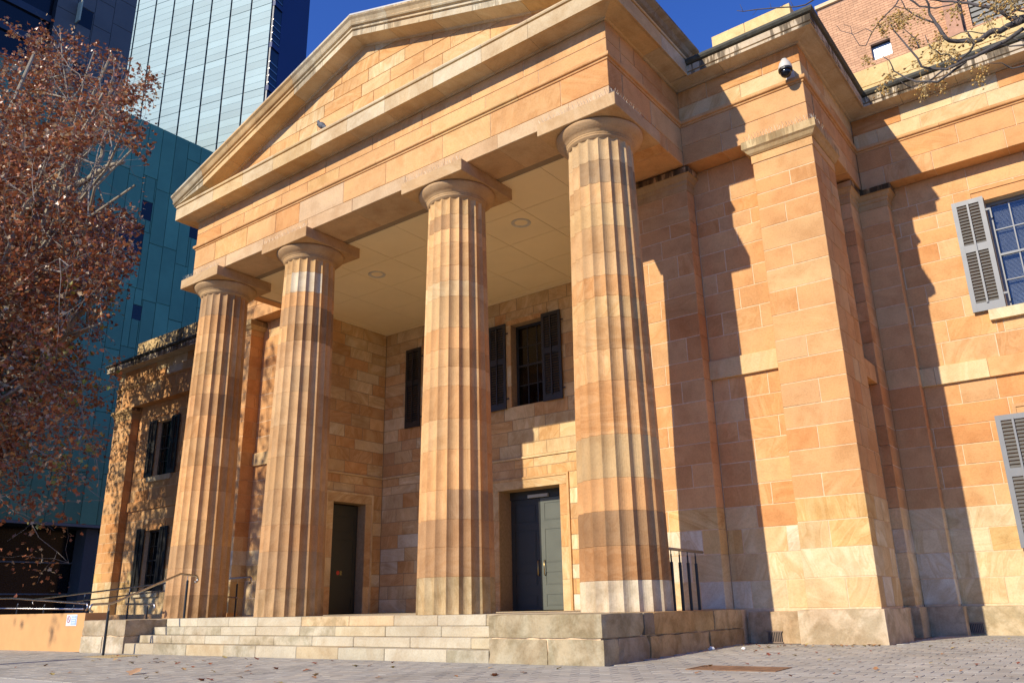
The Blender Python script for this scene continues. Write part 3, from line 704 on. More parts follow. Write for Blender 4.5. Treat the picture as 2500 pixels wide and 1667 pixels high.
# entablature over the walls: centre right, right side, wings, and their mirror images
def wall_entab(path, sd, tone_f, tone_a, full=True, fr0=None):
    P = [Vector(p) for p in path]; mb = MB(); par = None; frames = []
    for i in range(len(P)-1):
        d = (P[i+1]-P[i]).normalized(); n = Vector((d.y, -d.x)); frames.append((Fr((P[i].x, P[i].y, 0), (d.x, d.y, 0), (n.x, n.y, 0)), (P[i+1]-P[i]).length))
    for k, (F, L) in enumerate(frames):
        cvx0 = k > 0 and frames[k-1][0].n.dot(F.u) < 0; cvx1 = k < len(frames)-1 and F.n.dot(frames[k+1][0].u) < 0
        fbox(mb, F, .9 if cvx0 else (.013 if k else 0), L-.013 if cvx1 else L, zs+.012, zf, -.9, -.012)
    par = cpart(mb, 'entablature', MORTAR)
    for k, (F, L) in enumerate(frames):
        for cc, tn, nm in (([zs, 8.96, 9.405], tone_a, 'architrave_stone'), ([9.53,9.87,zf], tone_f, 'frieze_stone')):
            s0 = 0 if k == 0 else None
            convex_in = k > 0 and (frames[k-1][0].n.dot(F.u) < 0); concave_in = k > 0 and not convex_in
            a = (.5 if convex_in else 0.)
            e1 = L
            ps, rg = ashlar(F, a, e1, cc, seed=sd+k*7+(0 if nm[0] == 'a' else 3), lmin=.75, lmax=1.35, ends=(0, 1)); lay(nm, F, ps, rg, par, tn, depth=.45)
    sweep_pieces('taenia', path, tae, par, STONE, tone_frieze, 1.4, 2.2, sd+1)
    sweep_pieces('corona_stone', path, [(-.12,zf+.002),(.03,zf+.002),(.05,zf+.03),(.34,zf+.05),(.385,zf+.02),(.40,zf+.02),(.40,zf+.075),(.365,zf+.08),(.365,zf+.105),(.40,zf+.11),(.40,10.49),(-.12,10.50)], par, SOILED, lambda x,z,q: jit((.56,.46,.35),.4,q,.05), 1.0, 1.5, sd+2)
    sweep_pieces('gutter', path, [(-.12,10.505),(.40,10.507),(.44,10.52),(.47,10.56),(.47,10.60),(.44,10.635),(.38,10.645),(-.12,10.70)], par, GUTTER, lambda x,z,q: (.1,.1,.1,1), 1.6, 2.4, sd+4)
    return par
wing_end = 16.6
# the mirrored plan runs left to right
wall_entab([(XE+.0, YE1), (XC, YE1), (XC, YE2), (wing_end, YE2)], 100, tone_pale_ent, tone_upper)
wall_entab([(mir(wing_end)-.1, YE2+4), (mir(wing_end)-.1, YE2), (mir(XC), YE2), (mir(XC), YE1), (mir(XE), YE1)], 130, tone_pale_ent, tone_upper)
# parapets and flat roofs
par = cpart(MB().box(1.3, 2.97, 2.82, 3.3, 10.5, 11.64).box(2.4, 2.97, 3.3, 6.8, 10.5, 11.64).box(2.97, wing_end, 6.32, 6.8, 10.5, 11.80), 'parapet', MORTAR)
for (y, s0, s1, zt_, sd) in ((2.80, 1.28, 2.98, 11.66, 140), (6.30, 2.98, wing_end, 11.82, 141)):
    F = FX(y); ps, rg = ashlar(F, s0, s1, [10.6,11.0,11.36,zt_], seed=sd, lmin=.8, lmax=1.4); lay('parapet_stone', F, ps, rg, par, lambda x,z,q: jit((.70,.52,.26),.4,q))
parl = cpart(MB().box(mir(wing_end), mir(2.97), 6.32, 6.8, 10.5, 11.80), 'parapet', MORTAR)
F = FX(6.30); ps, rg = ashlar(F, mir(wing_end), mir(2.98), [10.6,11.0,11.36,11.82], seed=143, lmin=.8, lmax=1.4); lay('parapet_stone', F, ps, rg, parl, lambda x,z,q: jit((.62,.45,.24),.6,q), mat=SOILED)
cpart(MB().box(mir(XC)+.5, XC-.5, 2.9, 15, 10.2, 10.45).box(mir(wing_end)+.3, mir(XC), 6.2, 15, 10.2, 10.46).box(XC-.5, wing_end-.3, 6.2, 15, 10.2, 10.46), 'flat_roof', ROOF)
cpart(MB().box(mir(wing_end)+.3, mir(wing_end)+.6, 6.2, 14.8, -.6, 10.2).box(wing_end-.6, wing_end-.3, 6.2, 14.8, -.6, 10.2).box(mir(wing_end)+.3, wing_end-.3, 14.5, 14.8, -.6, 10.2), 'rear_wall', STONE, color=(*LTOR, .5))

# ------------------------------------------------------------------ openings
SLATP = plain('dull_slat_paint', (.135,.125,.105), .5, var=.1, scale=5)
def shutter(F, s0, s1, z0, z1, d, paint, lab=None, joined=False):
    w_ = s1-s0; st = .085; mid0, mid1 = z0+(z1-z0)*.525, z0+(z1-z0)*.59
    mb = MB()
    fbox(mb, F, s0, s0+st, z0, z1, d, d+.04); fbox(mb, F, s1-st, s1, z0, z1, d, d+.04)
    for (a, b) in ((z0, z0+.17), (mid0, mid1), (z1-.10, z1)): fbox(mb, F, s0+st, s1-st, a, b, d+.002, d+.038)
    sc = (s0+s1)/2; fbox(mb, F, sc-.018, sc+.018, z0+.15, z1-.08, d+.042, d+.066)
    for hz in (z0+.28, z1-.3): fbox(mb, F, s1-.02, s1+.08, hz-.02, hz+.02, d+.004, d+.02)
    o = cpart(mb, 'shutter', paint)
    if lab: o['label'] = lab
    js = MB(); lo_ = .80 if paint is GREYPAINT else 1.04
    for (a, b) in ((z0+.17, mid0), (mid1, z1-.10)):
        n = max(1, round((b-a)/.069)); ph = (b-a)/n
        for k in range(n):
            z = a+ph*k
            v = [F.P(s_, zz, dd) for s_ in (s0+st, s1-st) for zz, dd in ((z+.002,d+.036),(z+.010,d+.038),(z+ph*lo_,d+.008),(z+ph*(lo_-.1),d+.004))]
            fc_ = [(0,1,5,4),(1,2,6,5),(2,3,7,6),(3,0,4,7),(0,3,2,1),(4,5,6,7)]
            if joined: js.add(v, fc_)
            else: sub(mesh('slat', v, fc_, SLATP if paint is GREYPAINT else paint), o)
    if joined: sub(js.out('slats', SLATP if paint is GREYPAINT else paint, kind='stuff'), o)
    return o
def window(F, s0, s1, z0, z1, rec, paint, blind=False, room=True, thick=.45, cols=3):
    """sash window set back by rec in its opening: frame and bars, twelve panes, dark room behind"""
    mb = MB(); fr = .07; d = -rec; zm = z0+(z1-z0)*.5
    fbox(mb, F, s0, s0+fr, z0, z1, d-.06, d); fbox(mb, F, s1-fr, s1, z0, z1, d-.06, d)
    fbox(mb, F, s0+fr, s1-fr, z0, z0+fr, d-.058, d-.002); fbox(mb, F, s0+fr, s1-fr, z1-fr, z1, d-.058, d-.002); fbox(mb, F, s0+fr, s1-fr, zm-.022, zm+.022, d-.056, d+.004)
    iw = (s1-s0-2*fr)/cols
    for k in range(1, cols): fbox(mb, F, s0+fr+iw*k-.011, s0+fr+iw*k+.011, z0+fr, z1-fr, d-.045, d-.01)
    rows = [z0+fr, (z0+fr+zm)/2, zm, (zm+z1-fr)/2, z1-fr]
    for zz in (rows[1], rows[3]): fbox(mb, F, s0+fr, s1-fr, zz-.011, zz+.011, d-.044, d-.011)
    o = cpart(mb, 'window', paint)
    for k in range(cols):
        for j_ in range(4):
            m2 = MB(); fbox(m2, F, s0+fr+iw*k+.008, s0+fr+iw*(k+1)-.008, rows[j_]+.01, rows[j_+1]-.01, d-.032, d-.028); sub(m2.out('pane', GLASS), o)
    if blind:
        m2 = MB(); z = z0+fr
        while z < z1-.12:
            v = [F.P(a, z+zz, d-dd) for a in (s0+fr+.03, s1-fr-.03) for zz, dd in ((0,.115),(.003,.115),(.020,.14),(.017,.14))]
            m2.add(v, [(0,1,5,4),(1,2,6,5),(2,3,7,6),(3,0,4,7),(0,3,2,1),(4,5,6,7)]); z += .026
        sub(m2.out('venetian_blind', BLIND, kind='stuff'), o)
    m2 = MB(); q0, q1, h0, h1, dd = s0-.3, s1+.3, z0-.3, z1+.3, 1.6
    b0 = -thick-.01
    P4 = lambda dz: [F.P(q0,h0,dz),F.P(q1,h0,dz),F.P(q1,h1,dz),F.P(q0,h1,dz)]
    m2.add(P4(b0)+P4(b0-dd), [(4,5,6,7),(0,1,5,4),(1,2,6,5),(2,3,7,6),(3,0,4,7)]); sub(m2.out('room', DARKIN), o)
    return o
def surround(F, s0, s1, z0, z1, w_, parent, tone, seed, sill=True):
    rg = random.Random(seed)
    def bx(a, b, c, d, n0, n1): m = MB(); fbox(m, F, a, b, c, d, n0, n1); sub(m.out('surround_stone', STONE, color=tone(0,6,rg)), parent)
    h = (z1-z0)/4
    for k in range(4):
        bx(s0-w_, s0-.002, z0+h*k+.003, z0+h*(k+1)-.003, -.2, .025); bx(s1+.002, s1+w_, z0+h*k+.003, z0+h*(k+1)-.003, -.2, .025)
    bx(s0-w_-.002, s1+w_+.002, z1+.003, z1+w_, -.2, .027)
    m = MB()
    fbox(m, F, s0-w_-.03, s0-w_+.03, z0, z1+w_-.03, -.05, .045); fbox(m, F, s1+w_-.03, s1+w_+.03, z0, z1+w_-.03, -.05, .045); fbox(m, F, s0-w_-.03, s1+w_+.03, z1+w_-.03, z1+w_+.03, -.05, .047)
    sub(m.out('surround_moulding', STONE, color=tone(0,6,rg)), parent)
    if sill:
        m = MB(); fbox(m, F, s0-w_-.08, s1+w_+.08, z0-.21, z0-.004, -.25, .10); sub(m.out('sill', STONE, color=jit(CREAM,.6,rg)), parent)
# recess: back wall, left wall, right wall, ceiling
FB = FX(YB); FLw = FY(REC_L)
wins = [(-9.95, -8.85, 5.34, 7.72), (-6.65, -5.55, 5.34, 7.72)]; door = (-7.15, -5.16, -.05, 3.08)
ho = [(a,b,c,d) for a,b,c,d in wins]+[door]
# back wall is wider on the right behind the fourth column
cb = core('wall', FB, REC_L-.2, REC_R+.2, -.6, 8.6, holes=ho, thick=.6, mat=DARKMORT)
dsur = [(door[0]-.26, door[1]+.26, -.05, door[3]+.27)]; wsur = [(a-.16,b+.16,c,d+.16) for a,b,c,d in wins]
cB = [0,.38,.74,1.08,1.43,1.80,2.18,2.56,2.95,3.37,3.62,3.86,4.28,4.66,4.97,5.34,5.71,6.05,6.42,6.78,7.10,7.44,7.78,8.12,8.49]
ps, rg = ashlar(FB, REC_L, REC_R, cB, holes=dsur+wsur+[(-20,5,3.86,3.93)], seed=150, lmin=.6, lmax=1.2); lay('recess_stone', FB, ps, rg, cb, tone_recess)
band(FB, REC_L, REC_R, 3.86, 3.93, .035, cb, lambda x,z,q: jit(PALE,.5,q), 151, lmin=1.2, lmax=1.8)
surround(FB, *door, .26, cb, tone_recess, 152, sill=False)
for wv in wins: surround(FB, *wv, .16, cb, tone_recess, 153, sill=False)
ld = (4.02, 5.25, -.05, 3.07)
cl = core('wall', FLw, YW1-.2, YB+.0, -.6, 8.6, holes=[ld], thick=.5, mat=DARKMORT)
lsur = [(ld[0]-.26, ld[1]+.26, -.05, ld[3]+.27)]
ps, rg = ashlar(FLw, 2.75, YB-.005, cB, holes=lsur+[(-20,15,3.86,3.93)], seed=155, lmin=.5, lmax=.95); lay('side_wall_stone', FLw, ps, rg, cl, tone_recess)
band(FLw, 2.75, YB-.04, 3.86, 3.93, .035, cl, lambda x,z,q: jit(PALE,.5,q), 156)
surround(FLw, *ld, .26, cl, tone_recess, 157, sill=False)
core('wall', Fr((REC_R,0,0),(0,-1,0),(-1,0,0)), -(YB+.3), -2.6, -.6, 8.6, thick=.5, mat=STONE).color = (*PALE, .6)
ceilo = cpart(MB().box(REC_L-.3, REC_R+.4, .3, YB+.3, zs+.004, zs+.2), 'ceiling', CEILGAP)
xs = [-12.2]+[-11.36+1.385*k for k in range(8)]+[-.55]; ysg = [.45,1.72,3.03,4.34,5.65,6.1]
for i in range(len(xs)-1):
    for j_ in range(len(ysg)-1):
        sub(MB().box(max(xs[i],REC_L-.2)+.006, min(xs[i+1],REC_R+.3)-.006, ysg[j_]+.006, ysg[j_+1]-.006, zs-.006, zs+.05).out('ceiling_board', CEIL), ceilo)
sub(MB().box(REC_L-.1, REC_R, YB-.05, YB+.1, zs-.05, zs-.008).box(REC_L-.1, REC_L+.05, 2.7, YB-.05, zs-.05, zs-.008).out('cornice_bead', CEIL), ceilo)
LAMP = plain('lamp_reflector', (.30,.36,.33), .25, .6)
for lx in (-8.24, -3.47):
    t_ = cpart(MB().lathe(lx, 2.21, [(.15,zs-.003),(.155,zs-.012),(.21,zs-.03),(.225,zs-.022),(.23,zs-.003)], 32, cap=False), 'downlight', WHITEP, smooth=True)
    sub(MB().lathe(lx, 2.21, [(.152,zs-.005),(.09,zs-.004),(.0,zs-.0045)], 32, cap=False).out('lamp_lens', LAMP), t_)
# doors
def door_leaf(F, s0, s1, z1, d, paint, panels, name='door_leaf'):
    mb = MB(); fbox(mb, F, s0, s1, .02, z1, d-.045, d-.012)
    st = .13; zsx = [.02]+[q for p in panels for q in p]+[z1]
    fbox(mb, F, s0, s0+st, .02, z1, d-.012, d); fbox(mb, F, s1-st, s1, .02, z1, d-.012, d)
    for k in range(0, len(zsx), 2): fbox(mb, F, s0+st, s1-st, zsx[k], zsx[k+1], d-.0118, d-.0005)
    o = cpart(mb, name, paint)
    for (a, b) in panels:
        m = MB(); fbox(m, F, s0+st+.025, s1-st-.025, a+.025, b-.025, d-.012, d-.004); fbox(m, F, s0+st+.05, s1-st-.05, a+.05, b-.05, d-.004, d+.001)
        sub(m.out('door_panel', paint), o)
    return o
def handle(F, s, z, d, parent):
    m = MB(); q = [F.P(s, z-.19, d), F.P(s, z-.17, d+.05), F.P(s+.012, z, d+.065), F.P(s, z+.17, d+.05), F.P(s, z+.19, d)]
    m.tube(q, [.016,.013,.013,.013,.016], 8); sub(m.out('door_handle', BRASS, smooth=True), parent)
pn = [(.10,.40),(.62,.95),(1.17,2.04),(2.25,2.72)]
dd_ = -.50
mid_s = -6.155
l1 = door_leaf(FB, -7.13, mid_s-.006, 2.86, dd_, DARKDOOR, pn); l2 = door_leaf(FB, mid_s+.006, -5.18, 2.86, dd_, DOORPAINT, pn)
handle(FB, mid_s-.09, 1.06, dd_, l1); handle(FB, mid_s+.11, 1.06, dd_, l2)
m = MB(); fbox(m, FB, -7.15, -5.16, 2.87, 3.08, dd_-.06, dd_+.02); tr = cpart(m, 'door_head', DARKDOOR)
m = MB(); fbox(m, FB, -6.50, -5.85, 2.88, 2.96, dd_+.02, dd_+.09); sub(m.out('door_closer', plain('grey_enamel', (.42,.42,.36), .4)), tr)
m = MB(); fbox(m, FB, -7.4, -4.8, -.1, 3.3, -.72, -.62); cpart(m, 'door_backing', DARKIN)
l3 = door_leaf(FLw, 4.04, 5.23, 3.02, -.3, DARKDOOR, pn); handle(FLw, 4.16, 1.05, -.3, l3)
m = MB(); fbox(m, FLw, 3.8, 5.5, -.1, 3.3, -.62, -.55); cpart(m, 'door_backing', DARKIN)
for wv in wins: window(FB, *wv, .24, DARKPAINT, thick=.6)
for wv in wins:
    shutter(FB, wv[0]-.76, wv[0]-.14, wv[2]-.04, wv[3]+.06, .05, DARKPAINT); shutter(FB, wv[1]+.01, wv[1]+.64, wv[2]-.04, wv[3]+.06, .05, DARKPAINT)
# wings
FW = FX(YW2)
def wing(x0, x1, xs_, seed, vis, grey, mirror):
    ops = [];
    for xc in xs_: ops += [(xc-.55, xc+.55, 5.43, 7.72), (xc-.55, xc+.55, .94, 3.28)]
    c = core('wall', FW, x0, x1, -.6, zs, holes=ops, thick=.45)
    sur = [(a-.24,b+.24,cc-.21,d+.26) for a,b,cc,d in ops]
    ps, rg = ashlar(FW, x0, x1, [q for q in COURSES if q != 4.5], holes=sur+[(-90,90,4.12,4.5)], seed=seed, lmin=.6, lmax=1.15)
    v_ = [q for q in ps if vis[0] < q[1][0][0] < vis[1]]; h_ = [q for q in ps if not vis[0] < q[1][0][0] < vis[1]]
    lay('wing_stone', FW, v_, rg, c, tone_wall); lay('wing_masonry', FW, h_, rg, c, tone_wall, stuff=True)
    band(FW, x0, x1, *strz, .07, c, lambda x,z,q: jit(rg.choice((LTOR,PALE,ORANGE)),.4,q), seed+1)
    for i, o_ in enumerate(ops):
        surround(FW, *o_, .24, c, tone_upper, seed+2+i)
        window(FW, *o_, .16, GREYPAINT if grey else DARKPAINT, blind=grey)
        pt = GREYPAINT if grey else DARKPAINT
        shutter(FW, o_[0]-.58, o_[0]-.01, o_[2]-.0, o_[3]+.08, .055, pt); shutter(FW, o_[1]+.01, o_[1]+.58, o_[2]-.0, o_[3]+.08, .055, pt, joined=grey)
    pb = x0
    rgp = random.Random(seed+9)
    while pb < x1:
        e = min(pb+rgp.uniform(1.3,2.0), x1); v, fc = rough_box(pb+.003, e-.003, YW2-.12, YW2+.3, -.9, -.03, int(pb*10)+999, .004)
        sub(mesh('plinth', v, fc, WORN, None, color=jit((.62,.48,.31), .4, rgp)), c); pb = e
    return c
wr = wing(3.02, wing_end, [5.86], 200, (2, 7.2), True, False)
wl = wing(mir(wing_end), mir(3.02), [-24.75], 220, (-29, -20.3), False, True)
# wing antae
for (x0, x1, sd) in ((3.02, 3.60, 240), (mir(wing_end)-.1, -26.95, 243)):
    F = FX(YE2+.03); c = core('anta', F, x0+.01, x1-.01, -.3, 8.27, thick=.5)
    ps, rg = ashlar(F, x0, x1, COURSES[:-1]+[8.26], seed=sd, lmin=.6, lmax=1.2, ends=(1,1)); lay('anta_stone', F, ps, rg, c, tone_wall, quoin=(.33,.33))
    sweep_pieces('anta_cap', [(x0,YW2),(x0,YE2+.03),(x1,YE2+.03),(x1,YW2)], acap, c, STONE, lambda x,z,q: jit((.52,.34,.17),.3,q), 2,3,sd+1)
    sweep_pieces('anta_cap_fascia', [(x0,YW2),(x0,YE2+.03),(x1,YE2+.03),(x1,YW2)], acap2, c, SOILED, lambda x,z,q: jit((.52,.34,.17),.3,q), 2,3,sd+1)
    v, fc = rough_box(x0-.0, x1+.09, YE2-.09, YE2+.3, -.9, -.025, sd+5, .004); sub(mesh('plinth', v, fc, WORN, None, color=(.55,.42,.27,.4)), c)
# vents in the plinth
for (x0, y0, z0) in ((1.19, YW1-.125, -.535), (3.66, YW2-.125, -.495)):
    v_ = cpart(MB().box(x0, x0+.24, y0-.004, y0+.02, z0, z0+.17), 'vent', BLACK)
    for k in range(8): sub(MB().box(x0+.012+k*.029, x0+.024+k*.029, y0-.016, y0-.004, z0+.012, z0+.158).out('vent_bar', plain('rusty_iron', (.22,.15,.10), .7) if not k and 'rusty_iron' not in bpy.data.materials else bpy.data.materials['rusty_iron']), v_)
    sub(MB().box(x0-.012, x0+.252, y0-.018, y0-.002, z0-.012, z0+.010).box(x0-.012, x0+.252, y0-.018, y0-.002, z0+.16, z0+.182).out('vent_rim', bpy.data.materials['rusty_iron']), v_)
# bird spikes
SPIKE = plain('steel_wire', (.42,.37,.28), .5, .3)
def spikes(a, b, n, seed, name='bird_spikes'):
    rg = random.Random(seed); mb = MB(); a, b = Vector(a), Vector(b)
    for k in range(n):
        p = a.lerp(b, (k+.5)/n)
        for s_ in (-1, 1):
            q = p+Vector((rg.uniform(-.02,.02)+s_*.03, rg.uniform(-.02,.02)+s_*.03, rg.uniform(.09,.125))); mb.tube([p, q], .0027, 3, False)
    cpart(mb, name, SPIKE, kind='stuff')
for i, cx in enumerate(COLX):
    spikes((cx-AB+.03, -AB+.05, zs), (cx+AB-.03, -AB+.05, zs), 26, 300+i)
spikes((AB-.05, -AB+.05, zs), (AB-.05, AB-.05, zs), 28, 310)
spikes((1.93, YE1-.09, 8.53), (3.26, YE1-.09, 8.53), 24, 311); spikes((3.24, YE1-.08, 8.53), (3.24, YE1+1.0, 8.53), 22, 312)

# ------------------------------------------------------------------ small things on the building
cam = empty('security_camera', (2.94, YE1, 9.7), label='white dome security camera on the frieze above the right corner pier', cat='camera')
def csub(mb, name, mat, par, loc, **k):
    o = mb.out(name, mat, None, **k); o.parent = par; o.matrix_parent_inverse = Matrix.Translation((-loc[0], -loc[1], -loc[2])); return o
L_ = (2.94, YE1, 9.7)
csub(MB().tube([(2.94,YE1,9.62),(2.94,YE1-.10,9.70),(2.94,YE1-.2,9.80),(2.94,YE1-.27,9.80)], [.05,.035,.035,.035], 10).bbox(2.86,3.02,YE1-.03,YE1,9.52,9.72,.005), 'bracket', WHITEP, cam, L_)
csub(MB().lathe(2.94, YE1-.27, [(.02,9.84),(.05,9.83),(.075,9.78),(.10,9.74),(.125,9.66),(.13,9.62),(.128,9.61)], 24), 'housing', WHITEP, cam, L_, smooth=True)
csub(MB().lathe(2.94, YE1-.27, [(.126,9.609),(.13,9.60),(.128,9.57),(.10,9.565)], 24), 'collar', BLACK, cam, L_)
csub(MB().ball((2.94, YE1-.27, 9.545), .105, n=20, m=12), 'dome', BLACKGL, cam, L_, smooth=True)
pg = empty('pigeon', (-6.8, -1.02, 10.735), label='grey pigeon perched on the ledge of the pediment', cat='pigeon'); L_ = (-6.8, -1.02, 10.735)
FEA = plain('grey_feathers', (.11,.115,.125), .7, var=.4, scale=30); 
b = MB(); rt_ = Matrix.Rotation(R(38), 3, 'Y'); b.ball((-6.800,-1.02,10.86), .135, .075, .08, 14, 10, rot=rt_)
b.tube([(-6.900,-1.02,10.92),(-6.910,-1.02,10.97),(-6.925,-1.02,11.0)], [.055,.036,.034], 10); b.ball((-6.932,-1.02,11.015), .038, .033, .034, 12, 8)
b.tube([(-6.720,-1.02,10.80),(-6.650,-1.02,10.75),(-6.600,-1.02,10.72)], [.05,.035,.02], 8)
csub(b, 'body', FEA, pg, L_, smooth=True)
csub(MB().tube([(-6.965,-1.02,11.012),(-6.995,-1.02,11.0)], [.009,.002], 6), 'beak', BLACK, pg, L_)
for s_ in (-.03, .03): csub(MB().tube([(-6.810,-1.02+s_,10.80),(-6.815,-1.02+s_,10.74)], .007, 5).tube([(-6.815,-1.02+s_,10.741),(-6.855,-1.02+s_,10.741)], .005, 5), 'leg', plain('pigeon_leg', (.4,.12,.08), .6), pg, L_)
# small sign on the left recess door
sg = mesh('door_sign', [FLw.P(4.50,1.04,-.296),FLw.P(4.72,1.04,-.296),FLw.P(4.72,1.20,-.296),FLw.P(4.50,1.20,-.296),FLw.P(4.50,1.04,-.2995),FLw.P(4.72,1.04,-.2995),FLw.P(4.72,1.20,-.2995),FLw.P(4.50,1.20,-.2995)], [(0,1,2,3),(0,4,5,1),(1,5,6,2),(2,6,7,3),(3,7,4,0)], plain('dark_sign_plate', (.05,.045,.03), .5), label='small dark notice with a red disc on the left recess door', cat='sign')
def ringmesh(F, s, z, ro, ri, d, n=24):
    v = []; fc = []
    for k in range(n):
        t = 2*math.pi*k/n; v += [F.P(s+ro*math.cos(t), z+ro*math.sin(t), d), F.P(s+ri*math.cos(t), z+ri*math.sin(t), d)]
    for k in range(n): j_ = (k+1) % n; fc.append((2*k, 2*j_, 2*j_+1, 2*k+1))
    return v, fc
REDP = plain('red_sign_paint', (.55,.05,.03), .5); YELP = plain('yellow_sign_paint', (.5,.38,.08), .5)
v, fc = ringmesh(FLw, 4.565, 1.12, .06, .002, -.292); mesh('red_disc', v, fc, REDP, sg)
m = MB()
for k in range(4): fbox(m, FLw, 4.645, 4.71-.012*(k % 2), 1.065+.03*k, 1.08+.03*k, -.2955, -.292)
m.out('notice_text', YELP, sg)

# ------------------------------------------------------------------ ramp, its walls and rails
ramp_w = MB(); zr = lambda x: -.02+.052*(x+13)      # ramp falls to the left
rw = empty('ramp_wall', (-18, -2, -.66), label='orange rendered ramp wall left of the steps', cat='wall'); L_ = (-18,-2,-.66)
v = [(-26,-2.05,-1.1),(-12.78,-2.05,-1.1),(-12.78,-1.55,-1.1),(-26,-1.55,-1.1),(-26,-2.05,.17),(-12.78,-2.05,.155),(-12.78,-1.55,.155),(-26,-1.55,.17)]
csub(MB().add(v, [(0,3,2,1),(4,5,6,7),(0,1,5,4),(1,2,6,5),(2,3,7,6),(3,0,4,7)]), 'wall_body', RENDER, rw, L_)
csub(MB().box(-26,-12.7,1.55,1.85,-1.1,.10), 'inner_kerb', RENDER, rw, L_)
csub(MB().add([(-26,-1.55,zr(-26)),(-12.7,-1.55,0.0-.02),(-12.7,1.55,-.02),(-26,1.55,zr(-26)),(-26,-1.55,-1.2),(-12.7,-1.55,-1.2),(-12.7,1.55,-1.2),(-26,1.55,-1.2)], [(0,1,2,3),(0,4,5,1),(1,5,6,2),(2,6,7,3),(3,7,4,0)]), 'ramp_slab', plain('grey_ramp_concrete', (.33,.30,.26), .9, bump=.3), rw, L_)
FR = FX(-2.05)
nsn = MB(); fbox(nsn, FR, -13.62, -13.13, -.12, .125, .0, .008)
nsn = nsn.out('no_smoking_sign', plain('white_sign_enamel', (.72,.74,.76), .35), label='white notice with a red ring symbol on the end of the ramp wall', cat='sign')
v, fc = ringmesh(FR, -13.51, .02, .075, .058, .0105); mesh('ring_symbol', v, fc, plain('dull_red_ink', (.38,.06,.07), .5), nsn)
m = MB(); c_, s_ = math.cos(R(-45)), math.sin(R(-45))
m.add([FR.P(-13.51+a*c_-b_*s_, .02+a*s_+b_*c_, .0108) for a, b_ in ((-.062,-.008),(.062,-.008),(.062,.008),(-.062,.008))], [(0,1,2,3)]); m.out('ring_bar', bpy.data.materials['dull_red_ink'], nsn)
m = MB(); fbox(m, FR, -13.385, -13.15, -.10, .105, .009, .0102); m.out('blue_panel', plain('pale_blue_ink', (.30,.42,.60), .5), nsn)
m = MB()
for k in range(5): fbox(m, FR, -13.37, -13.20+.02*(k % 2), .07-.038*k, .083-.038*k, .0102, .0112)
m.out('notice_text', plain('white_ink', (.75,.77,.8), .5), nsn)
def loop_end(p, d, up=-1, rr=.07, n=8):            # rail end that curls down and back
    p, d = Vector(p), Vector(d).normalized(); out = []
    for k in range(n+1):
        t = math.pi*k/n; out.append(p+d*rr*math.sin(t)+Vector((0,0,up*rr*(1-math.cos(t)))))
    return out
def rail(name, label, pts, posts, second=None, groupn=None, loopa=True, loopb=True, rr=.024, mat=None, post_r=.022):
    base = Vector(posts[0][0]); t = empty(name, base, label=label, cat='handrail', group='handrails of ramp and steps'); L_ = tuple(base); mat = mat or STEEL
    q = [Vector(p) for p in pts]; full = list(q)
    if loopa: full = list(reversed(loop_end(q[0], q[0]-q[1])))+full[1:]
    if loopb: full = full[:-1]+loop_end(q[-1], q[-1]-q[-2])
    csub(MB().tube(full, rr, 10), 'top_rail', mat, t, L_, smooth=True)
    for (a, b) in posts:
        a, b = Vector(a), Vector(b); k = a.lerp(b, .86)
        csub(MB().tube([a, k], post_r, 10).tube([k, k+Vector((0,0,.02))], [post_r, post_r*.6], 10), 'post', BLACK, t, L_, smooth=False)
        csub(MB().tube([k, b], .010, 6), 'post_pin', STEEL, t, L_)
    if second: csub(MB().tube(second, rr*.85, 8), 'lower_rail', mat, t, L_, smooth=True)
    return t
hx = -10.55
rail('stair_handrail', 'steel handrail rising beside the left end of the steps', [(hx,-3.0,.31),(hx,-2.62,.325),(hx,-1.16,.935),(hx,-.80,.90)],
     [((hx,-2.68,G(hx,-2.68)),(hx,-2.68,.30)), ((hx,-.98,-.02),(hx,-.98,.915))], post_r=.026)
rail('ramp_handrail', 'low dark rail along the ramp wall ending before the steps', [(-26,-1.8,.70),(-17.3,-1.8,.56),(-13.3,-1.8,.36)], [((x,-1.8,.1),(x,-1.8,.3+.05*(-13-x)/1.6)) for x in (-13.9,-15.4,-16.9,-18.4,-20.5)], second=[(-26,-1.8,.46),(-13.4,-1.8,.24)])
rail('ramp_handrail', 'short steel rail end at the head of the ramp behind the left cheek block', [(-13.1,-.95,.34),(-12.0,-.95,.32),(-11.9,-.95,.318)], [((-12.15,-.95,-.02),(-12.15,-.95,.31))], loopa=False)
rail('ramp_handrail', 'long rail with two bars climbing the ramp behind the first column', [(-23.0,1.2,.63),(-15.2,1.2,.90),(-11.35,1.2,.93)], [((x,1.2,-.03-.02*(-11.5-x)),(x,1.2,.9-.03*(max(0,-15-x)))) for x in (-11.85,-14.4,-17.0,-19.6)], second=[(-20.5,1.2,.50),(-15.2,1.2,.70),(-11.8,1.2,.45)])
t = empty('side_balustrade', (.5, 1.2, 0), label='short black baluster rail behind the rightmost column', cat='railing'); L_ = (.5,1.2,0)
csub(MB().tube([(.5,.2,.945),(.5,1.80,.93)], .024, 10), 'top_rail', plain('tan_rail_metal', (.30,.25,.20), .4, .6), t, L_, smooth=True)
for k in range(5):
    yy = .33+.295*k
    csub(MB().tube([(.5,yy,-.01),(.5,yy,.74)], .026, 10).tube([(.5,yy,.74),(.5,yy,.86)], .014, 8).tube([(.5,yy,.86),(.5,yy,.93)], .008, 6), 'baluster', BLACK, t, L_)

